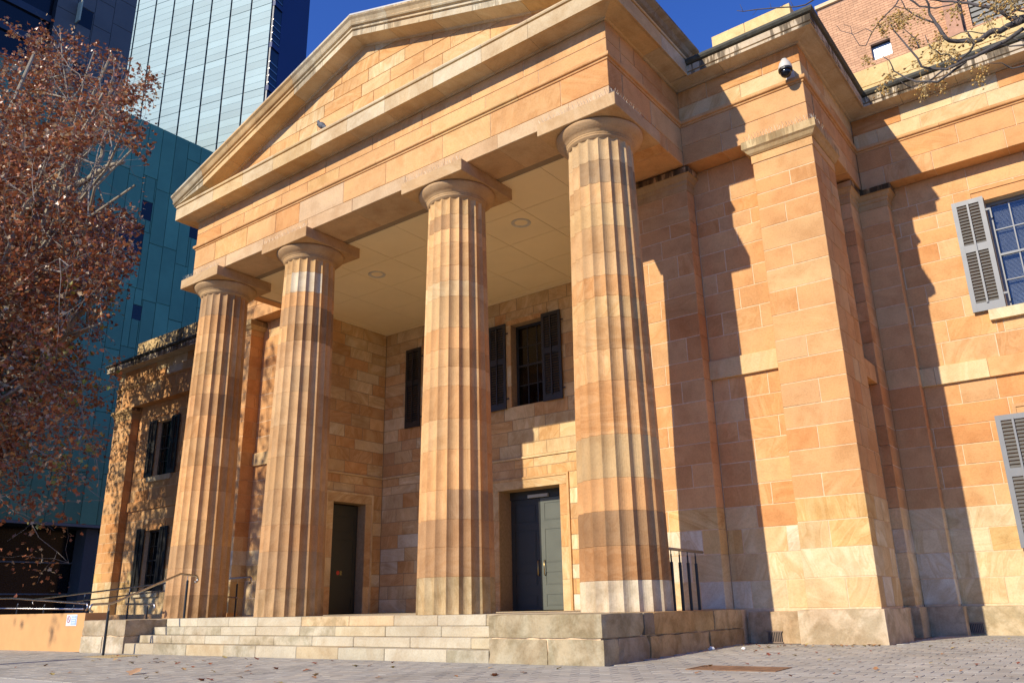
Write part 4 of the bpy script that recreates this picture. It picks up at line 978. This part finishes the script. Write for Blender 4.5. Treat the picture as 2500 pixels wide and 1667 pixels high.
# ------------------------------------------------------------------ things on the pavement
cv = empty('utility_cover', (2.6,-2.04,-.61), label='rusty rectangular utility cover set in the paving', cat='utility cover'); L_ = (2.6,-2.04,-.61)
RUST = plain('rusty_cover', (.25,.13,.06), .8, var=.4, scale=9, bump=.5)
def gb(x0, x1, y0, y1, t0, t1):
    p = [(x0,y0),(x1,y0),(x1,y1),(x0,y1)]; return [(a, b_, G(a,b_)+t0) for a, b_ in p]+[(a, b_, G(a,b_)+t1) for a, b_ in p]
BF = [(0,3,2,1),(4,5,6,7),(0,1,5,4),(1,2,6,5),(2,3,7,6),(3,0,4,7)]
mm_ = MB().add(gb(cov[0]+.04,2.575,cov[2]+.04,cov[3]-.04,-.03,.004), BF); csub(mm_, 'lid', RUST, cv, L_)
mm_ = MB().add(gb(2.585,cov[1]-.04,cov[2]+.04,cov[3]-.04,-.03,.005), BF); csub(mm_, 'lid', RUST, cv, L_)
mm_ = MB()
for a in ((cov[0],cov[1],cov[2],cov[2]+.03),(cov[0],cov[1],cov[3]-.03,cov[3]),(cov[0],cov[0]+.03,cov[2]+.03,cov[3]-.03),(cov[1]-.03,cov[1],cov[2]+.03,cov[3]-.03)): mm_.add(gb(*a,-.03,.008), BF)
csub(mm_, 'rim', RUST, cv, L_)
tp = MB().add(gb(*tact, -.03, .004), BF).out('tactile_paving', plain('yellow_tactile', (.46,.33,.15), .8, var=.15), label='yellow tactile paving strip at the foot of the handrail', cat='tactile paving')
mm_ = MB()
for i in range(18):
    for j_ in range(10):
        x = tact[0]+.03+i*.06; y = tact[2]+.03+j_*.062; z = G(x,y)+.003; mm_.lathe(x, y, [(.018,z),(.014,z+.006),(.0,z+.006)], 6, cap=False)
mm_.out('tactile_domes', bpy.data.materials['yellow_tactile'], tp, kind='stuff')
LITTER = attrcol('dry_leaf', .7)
def leafs(name, items, mat, parent=None, **k):
    """items: (pos, size, Matrix3, colour); each leaf is a small folded five-lobed blade"""
    shape = [(0,-.5,0),(.18,-.22,.04),(.5,-.12,.10),(.26,.10,.05),(.20,.38,.06),(0,.5,0),(-.20,.38,.06),(-.26,.10,.05),(-.5,-.12,.10),(-.18,-.22,.04)]
    fcs = [(0,1,3,5),(1,2,3),(3,4,5),(0,5,7,9),(9,7,8),(7,5,6)]
    sv = [Vector(s) for s in shape]; V = []; F_ = []; C_ = []
    for (p, s, m3, c) in items:
        n = len(V)
        for q in sv: V.append(tuple(p+(m3 @ q)*s))
        for q in fcs: F_.append(tuple(i+n for i in q))
        C_ += list(c)*20
    o = mesh(name, V, F_, mat, parent, **k)
    at = o.data.color_attributes.new('Col', 'FLOAT_COLOR', 'CORNER'); at.data.foreach_set('color', C_)
    return o
def rot3(rg): return Matrix.Rotation(rg.uniform(0,6.28),3,'Z') @ Matrix.Rotation(rg.uniform(0,3.14),3,'X') @ Matrix.Rotation(rg.uniform(0,6.28),3,'Z')
rg = random.Random(77); it = []
LC = [(.36,.17,.07,1),(.30,.10,.04,1),(.45,.28,.12,1),(.40,.30,.10,1),(.22,.06,.03,1)]
for k in range(260):
    q = rg.random()
    if q < .35: x = rg.uniform(.92, 3.2); y = 2.06-rg.random()**2*(1.9 if x < 2 else .5)
    elif q < .8: x, y = rg.uniform(2, 7), rg.uniform(-2.8, 4.8)
    else: x, y = rg.uniform(-10, 1), rg.uniform(-5.6, -2.4)
    if y > 2.0 and x < 3.3: continue
    s = rg.uniform(.03,.085) if q < .8 else rg.uniform(.05,.13)
    m3 = Matrix.Rotation(rg.uniform(0,6.28),3,'Z') @ Matrix.Rotation(rg.uniform(-.5,.5),3,'X')
    it.append((Vector((x,y,G(x,y)+.012)), s, m3, rg.choice(LC)))
leafs('leaf_litter', it, LITTER, kind='stuff', label='dry brown leaves scattered over the paving')
fl = leafs('fallen_leaf', [(Vector((-5.06,-5.03,G(-5.06,-5.03)+.03)), .26, Matrix.Rotation(.4,3,'Z') @ Matrix.Rotation(.35,3,'X'), (.46,.27,.14,1))], LITTER, label='large curled brown leaf lying alone on the front paving', cat='leaf')
for i, (x, y, s, lab) in enumerate(((1.0,.73,.045,'crumpled white paper beside the podium side'),(1.42,.95,.03,'smaller white paper scrap right of the crumpled one'))):
    mb = MB(); rg2 = random.Random(i); mb.ball((x,y,G(x,y)+s*.5), s*1.2, s*.8, s*.6, 7, 5); mb.v = [(a+rg2.uniform(-.2,.2)*s, b_+rg2.uniform(-.2,.2)*s, c_+rg2.uniform(-.2,.2)*s) for a,b_,c_ in mb.v]
    mb.out('paper_scrap', plain('white_paper', (.78,.76,.72), .9) if i == 0 else bpy.data.materials['white_paper'], label=lab, cat='litter', group='paper scraps by the podium')
# posts out of the picture whose shadows reach into it
def lamp(x, y, h, lab, head):
    z = G(x,y); t = empty('street_lamp' if head else 'street_sign', (x,y,z), label=lab, cat='lamp' if head else 'sign'); L_ = (x,y,z)
    csub(MB().tube([(x,y,z-.1),(x,y,z+.3),(x,y,z+h)], [.06,.04,.035], 12), 'pole', BLACK, t, L_, smooth=True)
    if head:
        csub(MB().lathe(x,y,[(.05,z+h-.02),(.12,z+h),(.36,z+h+.08),(.38,z+h+.12),(.30,z+h+.2),(.06,z+h+.27),(0,z+h+.27)],24,cap=False), 'lamp_head', BLACK, t, L_, smooth=True)
    else: csub(MB().box(x-.16,x+.16,y-.02,y+.02,z+h-.9,z+h), 'sign_plate', STEEL, t, L_)
lamp(.25, -11.6, 4.15, 'dark round-headed street lamp at the kerb', True)
lamp(-11.2, -9.0, 3.45, 'narrow street sign on a post at the kerb', False)

# ------------------------------------------------------------------ background buildings
TEAL = objcol('teal_copper_panel', .55, .14, .5, .05, spec=.4)
bt = empty('teal_building', (-44, 5, -.7), label='tall teal panelled building behind the left wing', cat='building'); L_ = (-44,5,-.7)
DG = plain('dark_glazing', (.012,.014,.018), .15)
csub(MB().box(-54,-36.06,-16,22,4.3,27.95), 'wall', plain('dark_teal_backing', (.012,.03,.036), .8), bt, L_)
csub(MB().box(-54,-37.6,-16,22,-2,4.3), 'glazed_ground_floor', DG, bt, L_)
for k in range(7): csub(MB().box(-37.5,-36.4,-15+k*6.0,-14.4+k*6.0,-2,4.3), 'pillar', plain('grey_concrete', (.10,.10,.10), .8) if k == 0 else bpy.data.materials['grey_concrete'], bt, L_)
for zz in (1.1, 2.6): csub(MB().box(-37.6,-37.45,-16,22,zz,zz+.07), 'transom', CONC, bt, L_)
FT = FY(-36.0); rgt = random.Random(400)
holes = [(9.4,10.02,21.85,23.0),(9.66,10.18,15.75,16.6),(12.5,13.1,21.75,22.85),(3.0,9.72,19.6,21.32),(2.0,2.6,12.0,13.0)]
y = -12.0; k = 0
while y < 20:
    z = 4.45; st = rgt.uniform(1.2, 3.6)
    while z < 28:
        e = min(z+st, 28.05); st = 3.5
        if 28.05-e < .8: e = 28.05
        for (a, b_, c_, d_) in rects_minus((y, y+.85, z, e), holes):
            v, fc = stone_geo(FT, [(a+.012,c_+.012),(b_-.012,c_+.012),(b_-.012,d_-.012),(a+.012,d_-.012)], .06, rgt.uniform(-.006,.006), .01, rgt)
            kk = rgt.uniform(.85, 1.15); o = mesh('cladding_panel', v, fc, TEAL, None, color=(.13*kk,.31*kk,.19*kk,1)); o.parent = bt; o.matrix_parent_inverse = Matrix.Translation((44,-5,.7))
        z = e
    y += .85; k += 1
for (a, b_, c_, d_) in holes:
    m = MB(); fbox(m, FT, a, b_, c_, d_, -.05, -.03); csub(m, 'window', DG, bt, L_)
m = MB(); fbox(m, FT, -12, 20, 4.32, 4.45, -.5, .05); csub(m, 'fascia', CONC, bt, L_)
# dark concrete tower behind it
dt = empty('dark_tower', (-50, 2, -.7), label='dark grey concrete tower behind the autumn tree', cat='building'); L_ = (-50,2,-.7)
DC = plain('dark_panel_concrete', (.17,.15,.135), .85, var=.12, scale=.5)
csub(MB().box(-60,-42.05,5.2,10.1,-2,42), 'wall', plain('dark_joint', (.02,.02,.024), .9), dt, L_)
FD = FY(-42.0); yy = [5.2,6.4,7.5,8.7,10.1]; whol = [(6.5,7.42,36.6,37.95),(6.5,7.42,32.4,33.75),(6.5,7.42,40.6,41.8)]
for i in range(4):
    z = 24.5+(.9 if i % 2 else 0)
    while z < 42:
        for (a, b_, c_, d_) in rects_minus((yy[i], yy[i+1], z, min(z+2.1, 42)), whol):
            v, fc = stone_geo(FD, [(a+.012,c_+.012),(b_-.012,c_+.012),(b_-.012,d_-.012),(a+.012,d_-.012)], .05, 0, .01, rgt); o = mesh('concrete_panel', v, fc, DC, None); o.parent = dt; o.matrix_parent_inverse = Matrix.Translation((50,-2,.7))
        z += 2.1
for (a, b_, c_, d_) in whol:
    m = MB(); fbox(m, FD, a, b_, c_, d_, -.05, -.02); csub(m, 'window', DG, dt, L_)
    m = MB(); fbox(m, FD, a-.10, a-.02, c_-.1, d_+.1, .0, .55); csub(m, 'window_fin', plain('cream_fin', (.62,.58,.36), .6) if 'cream_fin' not in bpy.data.materials else bpy.data.materials['cream_fin'], dt, L_)
csub(MB().box(-60,-42.6,-20,5.19,-2,41), 'glazed_wing', DG, dt, L_)
for k in range(9): csub(MB().box(-42.6,-42.45,-20,5.19,24+2*k,24.5+2*k), 'spandrel', plain('grey_blue_spandrel', (.05,.055,.07), .4) if k == 0 else bpy.data.materials['grey_blue_spandrel'], dt, L_)
# glass tower
a_ = R(15.8); S_ = .85/.7
P0 = CAM+(Vector((-35.886,17.067,42.03))-CAM)*S_; ug = Vector((math.cos(a_), math.sin(a_), 0)); ng = Vector((math.sin(a_), -math.cos(a_), 0))
FG = Fr((P0.x,P0.y,0), ug, ng)
gt = empty('glass_tower', (P0.x-8,P0.y+4,-.7), label='pale blue glass office tower rising behind the pediment', cat='building'); L_ = (P0.x-8,P0.y+4,-.7)
GP = objcol('pale_glass_panel', .45, .06, .4, .03, metal=0., spec=.2)
m = MB(); fbox(m, FG, -24, -.3, -2, 66, -4.9, -.12); csub(m, 'wall', plain('dark_mullion_blue', (.010,.025,.05), .4), gt, L_)
bw = 1.9*S_; fl0 = 42.08*S_-.02; pitch_f = 4.35
edges = [-.42-bw*k for k in range(11)]
for k in range(10):
    for fl_ in range(-5, 5):
        for q in range(6):
            z = fl0+fl_*pitch_f+q*pitch_f/6; g0 = .035 if q == 0 else .004
            if z < 36 or z > 64: continue
            v, fc = stone_geo(FG, [(edges[k+1]+.085,z+g0),(edges[k]-.085,z+g0),(edges[k]-.085,z+pitch_f/6-.004),(edges[k+1]+.085,z+pitch_f/6-.004)], .05, 0, .01, rgt)
            kk = rgt.uniform(.86, 1.06)*(.93 if q % 3 == 0 else 1.); o = mesh('glass_panel', v, fc, GP, None, color=(.285*kk,.405*kk,.405*kk,1)) if k < 8 and z < 53.5 else None
            if o: o.parent = gt; o.matrix_parent_inverse = Matrix.Translation((-L_[0],-L_[1],-L_[2]))
            else: m2 = globals().setdefault('gfar', MB()); m2.add(v, fc)
o = csub(gfar, 'upper_glazing', GP, gt, L_, kind='stuff'); o.color = (.285,.405,.405,1)
FGs = Fr((P0+ug*-.3).to_tuple()[:2]+(0,), -ng, ug)
NAVY = plain('navy_panel', (.016,.035,.12), .6, var=.15, scale=.3)
m = MB(); fbox(m, FGs, 1.2, 5.0, -2, 66, -3, .02); csub(m, 'side_wall', NAVY, gt, L_)
for fl_ in range(-4, 5):
    z = fl0+fl_*pitch_f
    m = MB(); fbox(m, FGs, .1, 1.15, z-.25, z+.25, -.8, .12); csub(m, 'balcony_slab', NAVY, gt, L_)
    m = MB(); fbox(m, FGs, .15, 1.1, z+.3, z+pitch_f-.3, -.5, -.45); o = csub(m, 'balcony_glass', GP, gt, L_); o.color = (.30,.40,.42,1)
    for q in range(4):
        m = MB(); fbox(m, FGs, .12, 1.13, z+.5+q*.7, z+.58+q*.7, -.2, .05); csub(m, 'balcony_rail', STEEL, gt, L_)
# brick block behind the right wing
bb = empty('brick_building', (8, 16, -.7), label='salmon brick building rising behind the right wing roof', cat='building'); L_ = (8,16,-.7)
BMORT = plain('pale_brick_mortar', (.40,.24,.15), .9); BRICK = objcol('salmon_brick', .85, .2, 3., .2)
FBk = FX(12.0); bwin = (2.80,3.36,15.74,16.30)
m = MB()
for (a, b_, c_, d_) in rects_minus((1.45, 14, -1, 18.30), [bwin, (5.5,9.5,15.6,17.2)]): fbox(m, FBk, a, b_, c_, d_, -.6, -.012)
m.box(1.45,14,12.6,24,-1,18.25); csub(m, 'wall', BMORT, bb, L_)
grp = [MB() for _ in range(5)]; rb = random.Random(9); z = 14.6; row = 0
while z < 18.2:
    x = 1.45-(.12 if row % 2 else 0)
    while x < 9.6:
        x0, x1 = max(x, 1.45), x+.232
        for (a, b_, c_, d_) in rects_minus((x0, x1, z, z+.078), [(bwin[0],bwin[1],bwin[2]-.02,bwin[3]+.02),(4.9,5.28,0,30),(5.5,9.5,15.6,17.2)]):
            mb_ = grp[rb.randrange(5)]; fbox(mb_, FBk, a, b_, c_, d_, -.05, 0.)
        x += .242
    z += .088; row += 1
for i, g in enumerate(grp):
    kk = (.92,1.,1.06,.97,1.02)[i]; o = csub(g, 'brickwork', BRICK, bb, L_, kind='stuff'); o.color = (.60*kk,.335*kk,.185*kk,1)
csub(MB().box(4.9,5.28,11.7,12.1,-1,18.3), 'brick_pier', BRICK, bb, L_).color = (.48,.26,.16,1)
csub(MB().box(1.4,14,11.93,12.3,18.3,18.42), 'coping', plain('cream_coping', (.66,.52,.30), .8), bb, L_)
csub(MB().box(5.5,9.5,12.3,12.5,15.6,17.2), 'louvre_recess', plain('grey_louvre', (.20,.19,.16), .6), bb, L_)
for k in range(9): csub(MB().box(5.5,9.5,12.1,12.28,15.62+k*.175,15.74+k*.175), 'louvre_blade', bpy.data.materials['grey_louvre'], bb, L_)
m = MB(); fbox(m, FBk, *bwin, -.20, -.18); csub(m, 'window', plain('sky_lit_glass', (.34,.46,.62), .2, 0.), bb, L_)
m = MB()
for (a, b_, c_, d_) in rects_minus(bwin, [(bwin[0]+.03,bwin[1]-.03,bwin[2]+.03,bwin[3]-.03)]): fbox(m, FBk, a, b_, c_, d_, -.19, -.12)
csub(m, 'window_frame', BLACK, bb, L_)

# ------------------------------------------------------------------ trees
BARK = plain('pale_plane_bark', (.34,.28,.19), .85, var=.4, scale=3, bump=.5); TWIG = plain('grey_twig', (.30,.25,.20), .85, var=.3, scale=9)
LEAF = attrcol('autumn_leaf', .30, .22)
LEAFC = [(.38,.125,.05,1)]*5+[(.46,.165,.06,1)]*4+[(.29,.10,.048,1)]*4+[(.50,.24,.09,1)]*3+[(.56,.40,.23,1)]*3+[(.18,.07,.035,1)]*2
GREENC = [(.30,.26,.05,1),(.22,.24,.05,1),(.46,.26,.06,1)]
def tree(name, label, base, centre, radii, limbs, n_leaf, lsize, seed, keep=lambda p: True, dens=.55, trunk_r=.34, extra=()):
    rg = random.Random(seed); base, centre = Vector(base), Vector(centre)
    t = empty(name, base, label=label, cat='tree', group='plane trees along the street'); L_ = tuple(base)
    fork = Vector((base.x*.6+centre.x*.4, base.y*.6+centre.y*.4, max(base.z+2.8, centre.z-radii[2]*.72)))
    csub(MB().tube([base-Vector((0,0,.3)), base+Vector((.05,0,.6)), base.lerp(fork,.5)+Vector((.12,.05,0)), fork], [trunk_r*1.4, trunk_r*1.05, trunk_r*.85, trunk_r*.7], 14), 'trunk', BARK, t, L_, smooth=True)
    br = MB(); tw = MB(); tips = []
    def inside(p): q = p-centre; return (q.x/radii[0])**2+(q.y/radii[1])**2+(q.z/radii[2])**2
    def grow(p, tgt, r0, depth):
        n = 5; pts = [p]; d = tgt-p
        for k in range(1, n+1):
            w_ = .09*d.length*(1 if k < n else .4)
            pts.append(p+d*(k/n)+Vector((rg.uniform(-1,1), rg.uniform(-1,1), rg.uniform(-.4,1.)))*w_*.5)
        mb = br if depth < 2 else tw
        mb.tube(pts, [r0*(1-.72*k/n) for k in range(n+1)], 7 if depth < 2 else 4, False)
        if depth == 3: tips.extend(pts[2:]); return
        for k in range({0: 5, 1: 5, 2: 5}[depth]):
            i = rg.randint(1 if depth else 2, n); q = pts[i]
            ln = {0: .52, 1: .55, 2: .8}[depth]*d.length*rg.uniform(.55, 1.1)
            for _ in range(6):
                dv = (d.normalized()*.7+Vector((rg.gauss(0,1), rg.gauss(0,1), rg.gauss(0,.8)))*.75).normalized(); e = q+dv*ln
                if (inside(e) < 1.05 or depth > 0 and inside(e) < 1.35) and keep(e): break
            else: continue
            grow(q, e, max(.006, r0*(1-.72*i/n)*.62), depth+1)
    for k in range(limbs):
        th = 2*math.pi*(k+rg.uniform(-.3,.3))/limbs; ph = rg.uniform(-.35, 1.2)
        for _ in range(12):
            tgt = centre+Vector((math.cos(th)*math.cos(ph)*radii[0], math.sin(th)*math.cos(ph)*radii[1], math.sin(ph)*radii[2]))*rg.uniform(.55,.85)
            if keep(tgt): break
            th += .3
        grow(fork, tgt, trunk_r*.55, 0)
    for e_ in extra: grow(fork.lerp(centre,.5), Vector(e_), trunk_r*.3, 1)
    br.out('limb', BARK, None); o = bpy.data.objects[-1] if False else None
    lo = [q for q in bpy.data.objects if q.name.startswith('limb') and q.parent is None][0]; lo.parent = t; lo.matrix_parent_inverse = Matrix.Translation(-base)
    csub(tw, 'twigs', TWIG, t, L_, kind='stuff')
    it = []; tips = [p for p in tips if keep(p)]
    per = max(1, n_leaf//max(1, len(tips)))
    for p in tips:
        if rg.random() > dens: continue
        sp = rg.uniform(.10, .36); green = p.z < centre.z-radii[2]*.25 and rg.random() < .10
        for _ in range(int(per/dens)):
            q = p+Vector((rg.gauss(0,sp), rg.gauss(0,sp), rg.gauss(-.05,sp*.9)))
            if not keep(q): continue
            it.append((q, lsize*rg.uniform(.6,1.25), rot3(rg), rg.choice(GREENC if green else LEAFC)))
    print('LEAVES', len(it), 'tips', len(tips)); o = leafs('crown', it, LEAF, None, kind='stuff'); o.parent = t; o.matrix_parent_inverse = Matrix.Translation(-base)
    return t
def keepA(p):                                   # the crown stops short of the portico
    d = p-CAM; dp = d.dot(f)
    if dp <= 1: return True
    uu = 1250+d.dot(r2)/dp*1993; vv = 833-d.dot(u2)/dp*1993
    return uu < 372+25*math.sin(vv*.02) 
GAPL = [CAM+(f+r2*((268-1250)/1993.35)-u2*((428-833.5)/1993.35))*k for k in (22., 34.)]   # open gap low in the crown where a broken limb shows
def keepA(p):
    ab = GAPL[1]-GAPL[0]; k = max(0., min(1., (p-GAPL[0]).dot(ab)/ab.length_squared))
    if (p-GAPL[0]-ab*k).length < 1.0: return False
    return p.x < -14.6 and (p.x+14.6) < -max(0., p.y+1.0)*2.0 and p.z < 22.2-.74*(p.x+23.1)-max(0., -1.5-p.y)*2.2
tree('plane_tree', 'large red brown autumn plane tree at the left edge', (-25.6,-2.2,G(-25,-2)), (-22.2,-1.2,12.2), (8.0,3.2,11.8), 15, 66000, .145, 501, keepA, .62, extra=[(-15.3,-1.3,13.4),(-15.2,-1.2,12.2),(-15.4,-1.4,14.6),(-17.4,-1,6.2),(-18.6,-1.2,4.6),(-19.8,-1,3.8),(-21.2,-1,3.6),(-16.6,-.9,8.2),(-19,-2,6.5),(-20.5,-1.5,5.5),(-22.5,-1,4.5)])
tree('plane_tree', 'second plane tree on the street left of the camera', (-21.5,-14.2,G(-21,-14)), (-19.3,-14,12.2), (5.6,4.2,6.6), 9, 13000, .20, 502, lambda p: p.x-.2155*p.y < -12.85, .75, .26)
tree('plane_tree', 'unseen third plane tree added to shade the left wing', (-28.5,-8.6,G(-28,-8)), (-27.2,-8.4,11.6), (4.8,3.8,6.8), 7, 10000, .20, 503, lambda p: p.x < -21.5, .75, .26)  # out-of-view tree added to throw more shade on the left wing
# broken pale branch sticking out of the crown
bt_ = MB(); Pb = lambda x, y, z: Vector((x, y, z))
def unproj(px, py, Y):
    d = f+r2*((px-1250)/1993.35)-u2*((py-833.5)/1993.35); tt = (Y-CAM.y)/d.y; return CAM+d*tt
plane_t = [o for o in bpy.data.objects if o.name.startswith('plane_tree')][0]
bt_.tube([unproj(60,520,-1.6), unproj(145,475,-1.), unproj(215,438,-.8), unproj(262,407,-.7), unproj(303,395,-.6)], [.16,.12,.10,.085,.06], 9)
bt_.tube([unproj(225,432,-.8), unproj(240,455,-.9), unproj(262,520,-.9)], [.04,.03,.01], 6)
for pts, rr in (([(0,318),(20,270),(42,235)], .10), ([(45,345),(58,330),(75,312)], .07), ([(0,408),(30,420),(65,445),(82,470),(140,490)], .09), ([(98,200),(120,192),(150,184)], .05), ([(55,240),(85,225),(130,232),(160,240)], .06)):
    bt_.tube([unproj(px, py*1. , -1.0) for px, py in pts], [rr*(1-.15*i) for i in range(len(pts))], 7)
o = bt_.out('broken_limb', BARK, None, smooth=True); o.parent = plane_t; o.matrix_parent_inverse = Matrix.Translation(-plane_t.location)
# bare berry tree leaning in from the right
bx_, by_ = 10.4, -4.6; zb = G(bx_, by_)
ct = empty('berry_tree', (bx_,by_,zb), label='bare tree with yellow berries reaching in from the top right', cat='tree'); L_ = (bx_,by_,zb)
CB = plain('grey_brown_bark', (.095,.08,.072), .85, var=.35, scale=14, bump=.6)
ci = lambda x, y, dy=0.: unproj(1950+x/4.276, y/4.276, -5.0+dy)
ex = ci(2352,225); ex2 = ci(2352,300)
csub(MB().tube([(bx_,by_,zb-.2),(bx_,by_,zb+.5),(bx_-.15,by_-.05,zb+2.0),(bx_-.5,by_-.1,zb+3.2),(bx_-.9,by_-.15,zb+4.2)], [.26,.19,.16,.14,.11], 12), 'trunk', CB, ct, L_, smooth=True)
BR = [([(2352,215),(2260,235),(2100,310),(2000,355),(1840,435),(1650,440),(1530,400),(1450,280),(1400,220),(1370,100),(1330,0)], .036, .0),
      ([(2352,190),(2200,190),(2050,100),(1880,50),(1700,30),(1500,20),(1370,0)], .026, .25),
      ([(2352,300),(2150,440),(1900,570),(1740,640),(1550,720),(1400,720),(1290,690),(1170,520),(1040,370),(960,260)], .021, -.15),
      ([(1740,640),(1620,740),(1450,855),(1230,860),(1130,820),(1000,740),(940,640),(810,530)], .014, -.15),
      ([(1840,450),(1780,540),(1640,660),(1470,760),(1300,890),(1180,915),(1080,870),(980,800)], .013, 0.),
      ([(1640,660),(1570,570),(1480,570),(1370,490),(1320,370)], .012, .0), ([(1820,430),(1730,300),(1700,180),(1660,60)], .011, 0.),
      ([(1120,-120),(1040,0),(1000,70),(850,220),(770,340),(700,480),(640,480),(560,360),(430,320),(395,270)], .008, .1),
      ([(1160,-10),(1260,70),(1420,85),(1600,50),(1740,0),(1800,-60)], .011, .25), ([(2352,690),(2230,715),(2120,660),(1980,660)], .009, -.1),
      ([(1400,235),(1200,160),(1110,90),(1070,0),(1060,-80)], .010, 0.), ([(1260,500),(1200,390),(1080,290)], .009, -.1),
      ([(770,340),(700,300),(600,350),(570,365)], .005, .1), ([(560,360),(540,280),(470,260)], .004, .1), ([(2352,480),(2200,490),(2120,470)], .010, -.2), ([(2000,355),(1900,350),(1800,330),(1700,345),(1500,430),(1380,445)], .007, 0.),
      ([(1000,70),(1100,95),(1350,85)], .006, .2), ([(2260,235),(2200,190),(2150,150),(2352,80)], .015, .1), ([(2352,120),(2200,100),(2110,110)], .010, .2),
      ([(2352,430),(2240,405),(2120,380),(2040,380)], .008, -.1)]
mb = MB(); 
for pts, r0, dy in BR:
    n = len(pts)-1; P_ = [ci(x, y, dy+.05*math.sin(i*1.7)) for i, (x, y) in enumerate(pts)]
    dense = []
    for i in range(n):
        for t in (0,.5): dense.append(P_[i].lerp(P_[i+1], t)+Vector((random.uniform(-1,1),random.uniform(-1,1),random.uniform(-1,1)))*r0*.35)
    dense.append(P_[-1]); mb.tube(dense, [max(.0022, .78*r0*(1-.72*i/(len(dense)-1))) for i in range(len(dense))], 7)
fork = Vector((bx_-.9,by_-.15,zb+4.2))
for e, r0 in ((ci(2352,205),.04), (ci(2352,195,.25),.03), (ci(2352,300,-.15),.024), (ci(2352,690,-.1),.01), (ci(2352,480,-.2),.011), (ci(2352,100,.15),.016), (ci(1800,-60,.25),.012), (ci(2352,430,-.1),.009)):
    mid = fork.lerp(e,.55)+Vector((0,0,.12)); mb.tube([fork, fork.lerp(mid,.5), mid, mid.lerp(e,.6), e], [max(r0*1.6,.02), r0*1.5, r0*1.25, r0*1.1, r0], 8)
cT = lambda x, y, dy=0.: unproj(1600+x/2.6133, y/2.6133, -5.0+dy)
mb.tube([cT(520,70), cT(560,75), cT(650,62), cT(800,50), cT(900,45), cT(960,32), cT(1010,0), cT(1060,-60)], [.003,.004,.005,.006,.006,.007,.008,.009], 6)
for a, b_ in (((560,75),(540,30)),((650,62),(620,100)),((740,55),(730,20)),((800,50),(830,20)),((880,45),(860,5))): mb.tube([cT(*a), cT(*b_)], [.003,.0015], 4)
csub(mb, 'branches', CB, ct, L_, smooth=True)
BER = attrcol('yellow_berry', .35); st_ = MB(); V = []; F_ = []; C_ = []; rg = random.Random(88)
ICO = [(0,0,1),(.894,0,.447),(.276,.851,.447),(-.724,.526,.447),(-.724,-.526,.447),(.276,-.851,.447),(.724,.526,-.447),(-.276,.851,-.447),(-.894,0,-.447),(-.276,-.851,-.447),(.724,-.526,-.447),(0,0,-1)]
IF = [(0,1,2),(0,2,3),(0,3,4),(0,4,5),(0,5,1),(1,6,2),(2,7,3),(3,8,4),(4,9,5),(5,10,1),(2,6,7),(3,7,8),(4,8,9),(5,9,10),(1,10,6),(6,11,7),(7,11,8),(8,11,9),(9,11,10),(10,11,6)]
CL = [(1080,190,80,50),(960,240,90,40),(1060,260,60,25),(1200,440,60,24),(850,310,70,30),(950,810,50,20),(880,930,70,22),(1320,950,80,24),(1480,900,60,16),(1900,730,60,16),(1900,850,50,20),(1600,560,80,20),(1470,420,70,24),(2050,60,120,28),(1950,250,130,26),(2200,20,130,40),(720,640,60,20),(1600,150,90,22),(1440,620,60,22),(2100,10,150,30),(1550,700,80,14),(2250,40,90,24),(1400,540,90,30),(1250,200,90,16),(1780,470,120,16),(1250,700,100,14),(1650,90,70,14)]
for (x, y, s, n) in CL:
    hub = ci(x, y-s*.5, 0)
    for _ in range(int(n*1.35)):
        px, py = rg.gauss(x, s*.75), rg.gauss(y, s*.7); dy = rg.gauss(0,.12); p = ci(px, py, dy); rr = rg.uniform(.0075,.0105)
        nV = len(V); V += [tuple(p+Vector(q)*rr) for q in ICO]; F_ += [tuple(i+nV for i in q) for q in IF]; c = rg.choice([(.56,.33,.08,1),(.60,.38,.11,1),(.48,.26,.06,1),(.58,.40,.16,1),(.30,.15,.04,1)]); C_ += list(c)*60
        st_.tube([p, p.lerp(hub,.5)+Vector((0,0,.012)), hub], .0011, 3, False)
o = mesh('berries', V, F_, BER, None, smooth=True, kind='stuff'); at = o.data.color_attributes.new('Col','FLOAT_COLOR','CORNER'); at.data.foreach_set('color', C_)
o.parent = ct; o.matrix_parent_inverse = Matrix.Translation((-bx_,-by_,-zb))
csub(st_, 'berry_stalks', plain('berry_stalk', (.42,.30,.12), .8), ct, L_, kind='stuff')
# street pole by the dark building at the far left
pz = unproj(20, 1400, 8.)
t = empty('street_pole', (pz.x, 8., -.6), label='grey pole with cross arms in front of the dark ground floor, far left', cat='pole'); L_ = (pz.x,8.,-.6)
csub(MB().tube([(pz.x,8,-.7),(pz.x+.05,8,5.6)], [.09,.06], 10), 'pole_shaft', CONC, t, L_, smooth=True)
csub(MB().tube([(pz.x-1.4,8,4.85),(pz.x+1.5,8,4.7)], .06, 8), 'cross_arm', CONC, t, L_)
csub(MB().bbox(pz.x-.2,pz.x+1.1,7.8,8.2,2.1,2.5,.05), 'lamp_box', CONC, t, L_)
